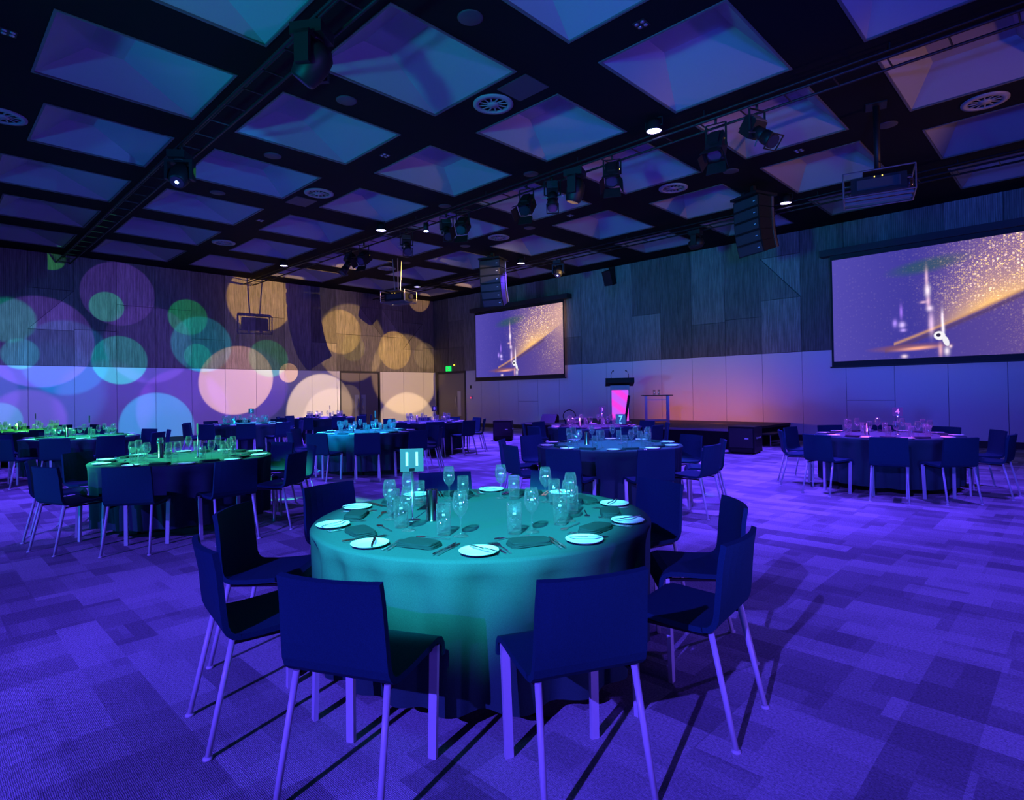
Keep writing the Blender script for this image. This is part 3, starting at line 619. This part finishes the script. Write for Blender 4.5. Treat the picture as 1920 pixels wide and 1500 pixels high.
# ------------------------------------------------------------------ hanging speakers and projectors
def line_array(x, y, ztop, az, n, label):
    t = thing('line_array_speaker', label, 'speaker', (x, y, ztop), az, 'hanging speaker arrays')
    obj('rigging_frame', MB().bb(-.3, .3, -.36, .36, .02, .07).bb(-.04, .04, -.04, .04, .07, H-ztop).bb(-.3, .3, -.04, .04, .07, .12), 'black_metal', t)
    p = Vector((.22, 0, 0)); a = 0.0
    for k in range(n):
        hgt = .235; R = Matrix.Rotation(a, 3, 'Y')
        vs = []
        for (dx, hz) in ((0, 1.0), (-.44, .8)):
            for yy in (-.35, .35):
                for zz in (0, -1): vs.append(p+R @ Vector((dx, yy, zz*hgt*hz - (hgt*(1-hz)/2))))
        cb = obj('cabinet', MB().add(vs, [(0, 1, 3, 2), (4, 6, 7, 5), (0, 4, 5, 1), (2, 3, 7, 6), (0, 2, 6, 4), (1, 5, 7, 3)]), 'black_metal', t)
        c0 = p+R @ Vector((.008, 0, -hgt/2))
        obj('grille', MB().box(c0, (.016, .64, hgt*.8), R), 'dark_plate', cb)
        obj('badge', MB().box(p+R @ Vector((.018, .24, -hgt/2)), (.004, .05, .014), R), 'etch', cb)
        for s in (-1, 1): obj('rigging_bar', MB().box(p+R @ Vector((-.38, s*.356, -hgt/2)), (.05, .012, hgt*.9), R), 'alu', cb)
        p = p+R @ Vector((0, 0, -hgt-.006)); a += .03+.03*k
line_array(-5.05, 12.6, 5.46, rad(-112), 5, 'black hanging speaker array of stacked cabinets by the wide screen')
line_array(-13.1, 12.6, 5.5, rad(-70), 6, 'black hanging speaker array of stacked cabinets by the small screen')
ws = thing('wall_speaker', 'small black speaker hung high on the stage wall', 'speaker', (-11.79, 16.9, 5.45), 0)
obj('cabinet', MB().box((0, 0, -.1), (.34, .26, .5), Matrix.Rotation(.35, 3, 'X')), 'black_metal', ws); obj('bracket', MB().bb(-.03, .03, .0, .17, .1, .16).bb(-.12, .12, .15, .17, 0, .3), 'black_metal', ws)
def projector(x, y, zc, az, label, pole):
    t = thing('caged_projector', label, 'projector', (x, y, zc), az, 'ceiling projectors in cages')
    obj('body', MB().bb(-.36, .36, -.26, .26, -.14, .10), 'black_metal', t)
    for s in (-1, 1): obj('vent_panel', MB().bb(-.28, .28, s*.262-.004, s*.262+.004, -.09, .06), 'dark_plate', t)
    obj('lens', MB().tube((.36, .08, 0), (.46, .08, 0), .085, .075, 16), 'lens_glass', t)
    fr = MB()
    for a in (-.46, .46):
        for b in (-.33, .33): fr.tube((a, b, -.19), (a, b, .17), .012, n=6)
    for z in (-.19, .17):
        for b in (-.33, .33): fr.tube((-.46, b, z), (.46, b, z), .012, n=6)
        for a in (-.46, .46): fr.tube((a, -.33, z), (a, .33, z), .012, n=6)
    for b in (-.12, .12): fr.box((0, b, -.165), (.9, .04, .05)).tube((-.46, b, -.19), (.46, b, -.19), .010, n=6)
    obj('cage', fr, 'dark_alu', t)
    if pole: obj('pole', MB().tube((0, 0, .17), (0, 0, H-zc), .045, n=12).bb(-.14, .14, -.14, .14, H-zc-.02, H-zc).bb(-.2, .2, -.33, .33, .155, .18), 'black_metal', t)
    else:
        obj('pole', MB().tube((-.06, -.1, .17), (-.1, -.16, H-zc), .014, n=6).tube((.06, -.1, .17), (.1, -.16, H-zc), .014, n=6).tube((.0, .1, .17), (.0, .18, H-zc), .014, n=6).bb(-.2, .2, -.33, .33, .155, .18), 'alu', t)
    obj('status_lights', MB().box((-.05, -.27, .085), (.014, .012, .014)).box((.05, -.27, .085), (.014, .012, .014)), 'amber_led', t)
projector(-2.26, 10.4, 4.5, rad(14), 'caged black projector on a thick pole by the wide screen', True)
projector(-15.75, 10.95, 4.55, rad(20), 'caged grey projector on thin rods by the small screen', False)

# ------------------------------------------------------------------ projection screens
def screen(x0, x1, label):
    t = thing('projection_screen', label, 'screen', (x0, YW-.24, 0), 0)
    wd = x1-x0; z0, z1 = 2.11, 4.75
    me = MB().add([(0, 0, z0), (wd, 0, z0), (wd, 0, z1), (0, 0, z1), (0, .01, z0), (wd, .01, z0), (wd, .01, z1), (0, .01, z1)], [(0, 1, 2, 3), (7, 6, 5, 4), (0, 4, 5, 1), (1, 5, 6, 2), (2, 6, 7, 3), (3, 7, 4, 0)]).mesh('projected_image')
    uvl = me.uv_layers.new(name='UVMap')
    for lp in me.loops:
        v = me.vertices[lp.vertex_index].co; uvl.data[lp.index].uv = (v.x/wd, (v.z-z0)/(z1-z0))
    obj('projected_image', me, 'screen_image', t)
    obj('screen_border', MB().bb(-.05, 0, -.004, .012, z0-.14, z1+.12).bb(wd, wd+.05, -.004, .012, z0-.14, z1+.12).bb(0, wd, -.004, .012, z0-.14, z0).bb(0, wd, -.004, .012, z1, z1+.12), 'screen_black', t)
    obj('bottom_bar', MB().bb(-.09, wd+.09, -.02, .03, z0-.17, z0-.13), 'dark_trim', t)
    obj('roller_case', MB().bb(-.28, wd+.28, -.09, .18, z1+.12, z1+.29), 'dark_trim', t)
    obj('case_bracket', MB().bb(.2, .28, .18, .215, z1+.13, z1+.28).bb(wd-.28, wd-.2, .18, .215, z1+.13, z1+.28), 'dark_trim', t)
screen(-18.65, -13.85, 'smaller-looking projection screen beside the corner door showing a cymbal in golden dust')
screen(-4.75, .05, 'large bright projection screen above table four showing a cymbal in golden dust')

# ------------------------------------------------------------------ stage and what stands on it
st = thing('stage', 'low black stage platform along the wall', 'stage', (0, 0, 0))
SX0, SX1, SY0, SZ = -12.95, -5.95, 13.6, .48
obj('deck', MB().bb(SX0, SX1, SY0, YW-.02, SZ-.06, SZ), 'dark_trim', st)
obj('skirt', MB().bb(SX0+.02, SX1-.02, SY0+.02, SY0+.04, 0, SZ-.06).bb(SX1-.04, SX1-.02, SY0+.04, YW-.04, 0, SZ-.06).bb(SX0+.02, SX0+.04, SY0+.04, YW-.04, 0, SZ-.06), 'skirt', st)
obj('deck_edge', MB().bb(SX0, SX1, SY0-.012, SY0, SZ-.05, SZ+.001), 'alu', st)
sp = thing('stage_steps', 'two dark steps with metal frames leading onto the stage', 'steps', (-5.93, 15.2, 0))
for k in range(2):
    x0, x1 = .02+.32*k, .34+.32*k; zt = .32-.16*k
    obj('tread', MB().bb(x0, x1, -.5, .5, zt-.03, zt), 'dark_trim', sp)
    obj('riser_frame', MB().bb(x1-.02, x1, -.5, -.48, 0, zt-.03).bb(x1-.02, x1, .48, .5, 0, zt-.03).bb(x0, x1, -.5, -.48, 0, .02).bb(x1-.02, x1, -.48, .48, 0, .02), 'alu', sp)
def sub(x, y, az, label):
    t = thing('subwoofer', label, 'speaker', (x, y, 0), az, 'subwoofers before the stage')
    obj('cabinet', MB().bb(-.28, .28, -.3, .3, .03, .60), 'black_metal', t)
    obj('grille', MB().bb(-.25, .25, -.315, -.30, .14, .56), 'dark_plate', t); obj('badge', MB().bb(.08, .16, -.32, -.315, .33, .355), 'etch', t)
    obj('port', MB().bb(-.22, .22, -.308, -.30, .05, .11), 'screen_black', t)
    for s in (-1, 1): obj('side_handle', MB().tube((s*.285, -.12, .35), (s*.285, .12, .35), .015, n=6).bb(min(s*.28, s*.30), max(s*.28, s*.30), -.14, -.12, .33, .37).bb(min(s*.28, s*.30), max(s*.28, s*.30), .12, .14, .33, .37), 'alu', t)
    for a in (-.22, .22):
        for b in (-.24, .24): obj('foot', MB().lathe([(0, 0), (.025, 0), (.025, .03), (0, .03)], 8, (a, b, 0)), 'black_paint', t)
sub(-5.55, 13.12, rad(6), 'black subwoofer beside the stage steps')
sub(-12.75, 12.6, rad(40), 'black subwoofer at the stage end near the small screen')
t = thing('floor_monitor', 'small dark wedge speaker standing on the stage beside the wall panels', 'speaker', (-12.2, 14.1, SZ), rad(20))
obj('cabinet', MB().add([(-.25, -.2, 0), (.25, -.2, 0), (.25, .2, 0), (-.25, .2, 0), (-.25, .05, .26), (.25, .05, .26), (.25, .2, .2), (-.25, .2, .2)], [(3, 2, 1, 0), (0, 1, 5, 4), (4, 5, 6, 7), (2, 3, 7, 6), (1, 2, 6, 5), (3, 0, 4, 7)]), 'black_metal', t)
lc = thing('lectern', 'lectern with a glowing magenta front panel on the stage', 'lectern', (-10.12, 14.95, SZ+.002), rad(36))
obj('column', MB().bb(-.28, .28, -.19, .22, .04, 1.12), 'lectern_grey', lc)
obj('base', MB().bb(-.32, .32, -.24, .28, 0, .04), 'lectern_grey', lc)
obj('glow_panel', MB().bb(-.245, .245, -.196, -.19, .06, .98), 'lectern_glow', lc)
tp = obj('top', MB().add([(-.42, -.36, 1.20), (.42, -.36, 1.20), (.42, .42, 1.10), (-.42, .42, 1.10), (-.42, -.36, 1.34), (.42, -.36, 1.34), (.42, .42, 1.16), (-.42, .42, 1.16)], [(3, 2, 1, 0), (4, 5, 6, 7), (0, 1, 5, 4), (1, 2, 6, 5), (2, 3, 7, 6), (3, 0, 4, 7)]), 'black_metal', lc)
for s in (-1, 1):
    mm = MB(); pts = [Vector((s*.25, -.28, 1.33)), Vector((s*.26, -.27, 1.42)), Vector((s*.24, -.22, 1.50)), Vector((s*.2, -.12, 1.55))]
    for a, b in zip(pts, pts[1:]): mm.tube(a, b, .007, n=6)
    mm.tube(pts[-1], pts[-1]+Vector((-s*.02, .05, .01)), .018, n=8); obj('microphone', mm, 'black_metal', lc)
ht = thing('high_table', 'tall narrow metal-legged side table beside the lectern', 'table', (-8.75, 14.75, SZ+.002), rad(36))
obj('table_top', MB().bb(-.42, .42, -.28, .28, .80, .82), 'black_metal', ht)
for a in (-.3, .3):
    for b in (-.2, .2): obj('leg', MB().bar((a, b, 0), (a, b, .80), .04, .04), 'alu', ht)
obj('stretcher', MB().bb(-.28, .28, -.215, -.185, .10, .13).bb(-.28, .28, .185, .215, .10, .13).bb(-.28, .28, -.215, -.185, .68, .70), 'alu', ht)
tag(obj('leaning_panel', MB().bar((-.0, 0, 0), (.13, 0, .82), .07, .05), 'black_metal', None, (-9.62, 14.45, SZ+.004), (0, 0, rad(36))), 'dark narrow board leaning between the lectern and the side table', 'board')
tag(obj('cable_loop', MB().lathe([(.19, -.012), (.202, 0), (.19, .012), (.178, 0), (.19, -.012)], 24), 'black_paint', None, (-11.55, 14.3, SZ+.204), (rad(90), 0, rad(40))), 'black coiled cable loop standing on the stage end', 'cable')

# ------------------------------------------------------------------ tables
RT = .92; ZT = .742
tb = thing('banquet_table', '', 'table', (0, 0, 0), 0, 'round banquet tables')
obj('tabletop', MB().lathe([(0, ZT-.03), (RT-.03, ZT-.03), (RT-.02, ZT-.02), (RT-.02, ZT-.006), (0, ZT-.006)], 40), 'black_metal', tb)
for k in range(4):
    a = PI/4+k*PI/2; c, s = math.cos(a), math.sin(a)
    obj('leg', MB().tube((.55*c, .55*s, 0), (.5*c, .5*s, ZT-.03), .018, n=8), 'black_metal', tb)
register(tb)
def cloth_mesh(seed):
    rnd = random.Random(seed); n = 210; vs = [(0, 0, ZT)]; fs = []
    ph = [rnd.random()*6.28 for _ in range(4)]
    def fold(th): return .5+.5*math.sin(21*th+ph[0]+1.3*math.sin(4*th+ph[1]))*(.7+.3*math.sin(5*th+ph[2]))
    rows = [(.3, ZT, 0), (.6, ZT, 0), (RT-.03, ZT, 0), (RT-.008, ZT-.003, .0), (RT, ZT-.014, .0)]
    for k in range(1, 11):
        f = k/10; rows.append((None, ZT-.014-f*(ZT-.014-.10), f))
    idx = []
    for r, z, f in rows:
        row = []
        for k in range(n):
            th = 2*PI*k/n; fo = fold(th)
            if r is None:
                amp = .010+.085*(f**.45); rr = RT-.003-amp*(1-fo)**1.3-.012*f+.006*f*math.sin(7*th+ph[3]); zz = z+.012*f*math.sin(2*th+ph[1])
            else: rr = r; zz = z
            row.append(len(vs)); vs.append((rr*math.cos(th), rr*math.sin(th), zz))
        idx.append(row)
    for k in range(n): fs.append((0, idx[0][k], idx[0][(k+1) % n]))
    for A, B in zip(idx, idx[1:]):
        for k in range(n): fs.append((A[k], B[k], B[(k+1) % n], A[(k+1) % n]))
    return MB().add(vs, fs, True).mesh('tablecloth')
CLOTH = [cloth_mesh(s) for s in (1, 2, 3)]

# ------------------------------------------------------------------ chair: origin on the floor, facing +Y
ch = thing('dining_chair', '', 'chair')
def shell(profile, w_of, bow, name, th=.024):
    n = 8; m = MB(); P = [Vector(p) for p in profile]; rows = []
    for k, p in enumerate(P):
        d = (P[min(k+1, len(P)-1)]-P[max(k-1, 0)]).normalized(); nr = Vector((-d.y, d.x))      # in (y,z)
        rows.append((p, nr))
    vs = []; fs = []; w2 = n+1
    for side in (0, 1):
        for p, nr in rows:
            for q in range(n+1):
                u = -1+2*q/n; wd = w_of(p.y); b = bow(p.y)*(u*u)
                y = p.x+nr.x*th*side+b; z = p.y+nr.y*th*side
                vs.append((u*wd/2, y, z))
    R_ = len(rows); off = R_*w2
    for k in range(R_-1):
        for q in range(n):
            a = k*w2+q; fs.append((a, a+1, a+w2+1, a+w2)); fs.append((off+a+w2, off+a+w2+1, off+a+1, off+a))
    for k in range(R_-1):
        a = k*w2; fs.append((a+w2, off+a+w2, off+a, a)); a += n; fs.append((a, off+a, off+a+w2, a+w2))
    for q in range(n):
        fs.append((q, off+q, off+q+1, q+1)); a = (R_-1)*w2+q; fs.append((a+1, off+a+1, off+a, a))
    m.add(vs, fs, False); me = m.mesh(name)
    return me
wd = lambda z: .43-.02*max(0, (z-.45)/.35)
bw = lambda z: .030*max(0, min(1, (z-.50)/.25))
obj('backrest', shell([(-.272, .800), (-.255, .72), (-.236, .63), (-.222, .56), (-.208, .50), (-.196, .468), (-.172, .446), (-.140, .438)], wd, bw, 'backrest'), 'chair_fabric', ch)
obj('seat', shell([(-.1405, .438), (-.06, .437), (.05, .443), (.12, .449), (.160, .450), (.186, .443), (.200, .425), (.204, .400), (.203, .385)], lambda z: .43, lambda z: 0.0, 'seat'), 'chair_fabric', ch)
for s in (-1, 1):
    l = obj('leg', MB().tube((s*.185, -.165, .440), (s*.203, -.262, .010), .0125, .0115, 10), 'leg_paint', ch)
    obj('foot', MB().lathe([(0, 0), (.019, 0), (.019, .007), (.012, .012), (0, .012)], 12, (s*.2033, -.263, 0)), 'leg_paint', l)
    obj('leg', MB().bar((s*.192, .178, .437), (s*.185, .165, .0), .034, .020, (0, 1, 0)), 'leg_paint', ch)
obj('under_frame', MB().bb(-.19, .19, .15, .165, .418, .434).bb(-.19, -.17, -.16, .15, .418, .430).bb(.17, .19, -.16, .15, .418, .430), 'black_metal', ch)
register(ch)

# ------------------------------------------------------------------ tableware prototypes
def lath(name, prof, n, material, cat, label='x'):
    return tag(obj(name, MB().lathe(prof, n), material), label, cat)
wine_prof = [(0, .0), (.034, .0), (.036, .002), (.012, .006), (.0045, .014), (.004, .085), (.010, .095), (.026, .112), (.037, .140), (.038, .160), (.034, .190), (.028, .215), (.0268, .215), (.0328, .190), (.0368, .160), (.0358, .140), (.025, .114), (.008, .098), (0, .096)]
tumb_prof = [(0, 0), (.030, 0), (.033, .004), (.036, .07), (.035, .150), (.0338, .150), (.0347, .07), (.0315, .016), (0, .013)]
WINE_HI = MB().lathe(wine_prof, 24).mesh('wine_glass'); TUMB_HI = MB().lathe(tumb_prof, 24).mesh('tumbler')
WINE_LO = MB().lathe(wine_prof, 12).mesh('wine_glass'); TUMB_LO = MB().lathe(tumb_prof, 12).mesh('tumbler')
PLATE = MB().lathe([(0, .004), (.05, .004), (.06, .005), (.083, .014), (.086, .0155), (.085, .012), (.062, .001), (0, 0)], 28).mesh('side_plate')
def napkin_mesh():
    m = MB(); 
    for k, (sx, sy, dz, rz) in enumerate([(.20, .115, 0, 0), (.196, .112, .007, .02), (.185, .108, .014, -.03)]):
        R = Matrix.Rotation(rz, 3, 'Z'); vs = []
        for z, g in ((dz, 0), (dz+.0062, -.002)):
            for a in range(20):
                th = 2*PI*a/20; ex = 5.0; cx, sy_ = math.cos(th), math.sin(th)
                x = (sx/2+g)*abs(cx)**(2/ex)*(1 if cx > 0 else -1); y = (sy/2+g)*abs(sy_)**(2/ex)*(1 if sy_ > 0 else -1)
                vs.append(R @ Vector((x, y, z+.002*math.sin(3*th+k))))
        m.add(vs, [tuple(reversed(range(20))), tuple(range(20, 40))]+[(a, (a+1) % 20, 20+(a+1) % 20, 20+a) for a in range(20)])
    return m.mesh('napkin')
NAPKIN = napkin_mesh()
def knife_mesh(L=.22):
    m = MB(); m.prism([(-.004, -L/2), (.004, -L/2), (.0055, -L/2+.02), (.005, -.01), (-.005, -.01), (-.0055, -L/2+.02)], 0.001, .006)
    m.prism([(-.005, -.01), (.006, -.01), (.009, .03), (.0085, .075), (.0, L/2), (-.004, L/2-.01)], .002, .0035); return m.mesh('knife')
def fork_mesh(L=.20):
    m = MB(); m.prism([(-.005, -L/2), (.005, -L/2), (.0035, .03), (.011, .045), (.012, .065), (-.012, .065), (-.011, .045), (-.0035, .03)], .001, .0045)
    for k in range(4): x = -.0103+k*.00687; m.prism([(x-.0016, .065), (x+.0016, .065), (x+.0010, L/2), (x-.0010, L/2)], .001, .004)
    return m.mesh('fork')
def spoon_mesh():
    m = MB(); m.prism([(-.004, -.09), (.004, -.09), (.003, .04), (-.003, .04)], .001, .0045)
    m.prism([(.016*math.sin(a)*1.0, .062+.026*-math.cos(a)) for a in [2*PI*k/16 for k in range(16)]], .001, .0045); return m.mesh('spoon')
KNIFE, FORK, SPOON = knife_mesh(), fork_mesh(), spoon_mesh(); SMALLKNIFE = knife_mesh(.17)
LOGO = text_mesh('m', .020, .0003)
for me, mt in ((WINE_HI, 'glass'), (TUMB_HI, 'glass'), (WINE_LO, 'glass'), (TUMB_LO, 'glass'), (PLATE, 'porcelain'), (NAPKIN, 'napkin_cloth'), (KNIFE, 'steel'), (FORK, 'steel'), (SPOON, 'steel'), (SMALLKNIFE, 'steel'), (LOGO, 'etch')): me.materials.append(MATS[mt])

def place(name, me, x, y, z, rz, label, cat, group):
    o = bpy.data.objects.new(name, me); COL.objects.link(o); o.location = (x, y, z); o.rotation_euler = (0, 0, rz); return tag(o, label, cat, group)

ORD = ['first', 'second', 'third', 'fourth', 'fifth', 'sixth', 'seventh', 'eighth', 'ninth', 'tenth']
T11_ANG = [-65, -27, 9, 43, 77, 113, 150, 188, 224, 259]
firstT = firstC = True
for ti, (key, (cx, cy, phase, num, phr)) in enumerate(TABLES.items()):
    near = key == 't11'
    # table and cloth
    lb = 'round banquet table under a dark cloth: the '+phr
    rzt = random.random()*PI
    if firstT: tb.location = (cx, cy, 0); tb['label'] = lb; firstT = False
    else: dup(tb, (cx, cy, 0), rzt, lb)
    place('tablecloth', CLOTH[ti % 3], cx, cy, 0, 1.9*ti, 'dark floor-length tablecloth on the '+phr, 'tablecloth', 'dark round tablecloths').data.materials or None
    if not CLOTH[ti % 3].materials: CLOTH[ti % 3].materials.append(MATS['cloth'])
    # chairs
    if near: angs = T11_ANG
    else:
        a0 = math.degrees(math.atan2(-cy, -cx))+phase; angs = [a0+36*k+random.uniform(-3, 3) for k in range(10)]
    rcx = 1.156
    cand = -108 if near else 223.45
    rank = {a: ORD[k] for k, a in enumerate(sorted(angs, key=lambda q: (cand-q) % 360))}     # clockwise, seen from above
    for a in angs:
        th = rad(a); r_ = rcx+random.uniform(0, .02); x, y = cx+r_*math.cos(th), cy+r_*math.sin(th); rz = th+PI/2+rad(random.uniform(-3, 3))
        lbl = 'dark dining chair '+rank[a]+' clockwise from the candle holder, '+phr; gr = 'dining chairs at the '+phr
        if firstC: ch.location = (x, y, 0); ch.rotation_euler = (0, 0, rz); ch['label'] = lbl; ch['group'] = gr; firstC = False
        else: dup(ch, (x, y, 0), rz, lbl, gr)
    # settings
    zt = ZT+.0012; WG, TG = (WINE_HI, TUMB_HI) if near else (WINE_LO, TUMB_LO)
    def at(a, r, off=0.0):     # polar around the table, off = sideways shift
        th = rad(a); return cx+r*math.cos(th)-off*math.sin(th), cy+r*math.sin(th)+off*math.cos(th)
    for a in angs:
        th = rad(a); jit = random.uniform(-1, 1); on = rank[a]+' clockwise from the candle holder, '+phr if near else 'on the '+phr
        x, y = at(a, .71, .02*jit); place('napkin', NAPKIN, x, y, zt+.001, th+PI/2+.1*jit, 'folded dark napkin '+on, 'napkin', 'folded napkins on the '+phr)
        x, y = at(a, .77, -.235); pl = place('side_plate', PLATE, x, y, zt, th, 'white side plate '+on, 'plate', 'side plates on the '+phr)
        x, y = at(a, .50, .10+.01*jit); g1 = place('wine_glass', WG, x, y, zt, th+PI, 'empty stemmed wine glass '+on, 'wine glass', 'wine glasses on the '+phr)
        x, y = at(a, .50, .01+.01*jit); g2 = place('tumbler', TG, x, y, zt, th+PI, 'empty straight-sided tumbler '+on, 'glass', 'tumblers on the '+phr)
        if near or key in ('tgreen', 't7'):
            x, y = at(a, .77, -.218); place('butter_knife', SMALLKNIFE, x, y, zt+.016, th+PI/2+.5, 'steel butter knife lying on a side plate on the '+phr, 'knife', 'butter knives on the '+phr)
            for k, off in enumerate((-.118, -.14)): x, y = at(a, .73, off); place('fork', FORK, x, y, zt, th+PI/2+.06, 'steel fork lying on the '+phr, 'fork', 'forks on the '+phr)
            for k, off in enumerate((.12, .14)): x, y = at(a, .73, off); place('knife', KNIFE, x, y, zt, th+PI/2-.04, 'steel knife lying on the '+phr, 'knife', 'knives on the '+phr)
            x, y = at(a, .575, -.02); place('dessert_spoon', SPOON, x, y, zt, th+PI, 'steel dessert spoon lying on the '+phr, 'spoon', 'dessert spoons on the '+phr)
        if near:
            for g, rr, hz in ((g1, .0375, .165), (g2, .0362, .105)):
                lg = bpy.data.objects.new('logo', LOGO); COL.objects.link(lg); lg.parent = g
                ang = math.atan2(-y, -x)-(g.rotation_euler.z); lg.location = (rr*math.cos(ang), rr*math.sin(ang), hz); lg.rotation_euler = (PI/2, 0, ang+PI/2)
    # candle holder and number stand near the middle
    x, y = at(-108, .30) if near else (cx+.28*math.cos(3.9), cy+.28*math.sin(3.9))
    cn = place('candle_holder', MB().lathe([(0, 0), (.034, 0), (.034, .004), (.030, .006), (.030, .165), (.027, .165), (.027, .15), (0, .15)], 20).mesh('candle_holder'), x, y, zt, 0, 'tall polished metal candle holder on the '+phr, 'candle holder', 'metal candle holders'); cn.data.materials.append(MATS['candle_metal'])
    if near: x, y = -2.63, 1.90
    else: x, y = cx+.12, cy+.1
    fc = math.atan2(-y, -x)+PI/2 if num else math.atan2(-y, -x)+rad(8)
    sn = thing('table_number_stand', ('table number stand reading '+num+' on the '+phr) if num else ('turned table number stand on the '+phr), 'table number', (x, y, zt), fc, 'table number stands')
    obj('stand', MB().lathe([(0, 0), (.042, 0), (.042, .003), (.006, .007), (.0035, .014), (.0035, .27), (0, .27)], 14).box((0, .0, .272), (.03, .008, .016)), 'steel', sn)
    bd = obj('number_board', MB().bb(-.062, .062, -.003, .003, .262, .386), 'board_black', sn)
    if num:
        tm = text_mesh(num, .105, .0006); tm.materials.append(MATS['digit_white'])
        obj('number', tm, None, bd, (0, -.0042, .326), (PI/2, 0, 0))
# two water glasses on the tall side table on the stage
for s in (-1, 1):
    place('tumbler', TUMB_LO, -8.75+.05*s, 14.75+.04*s, SZ+.8225, 0, 'empty glass on the tall side table by the lectern', 'glass', 'glasses on the stage side table')
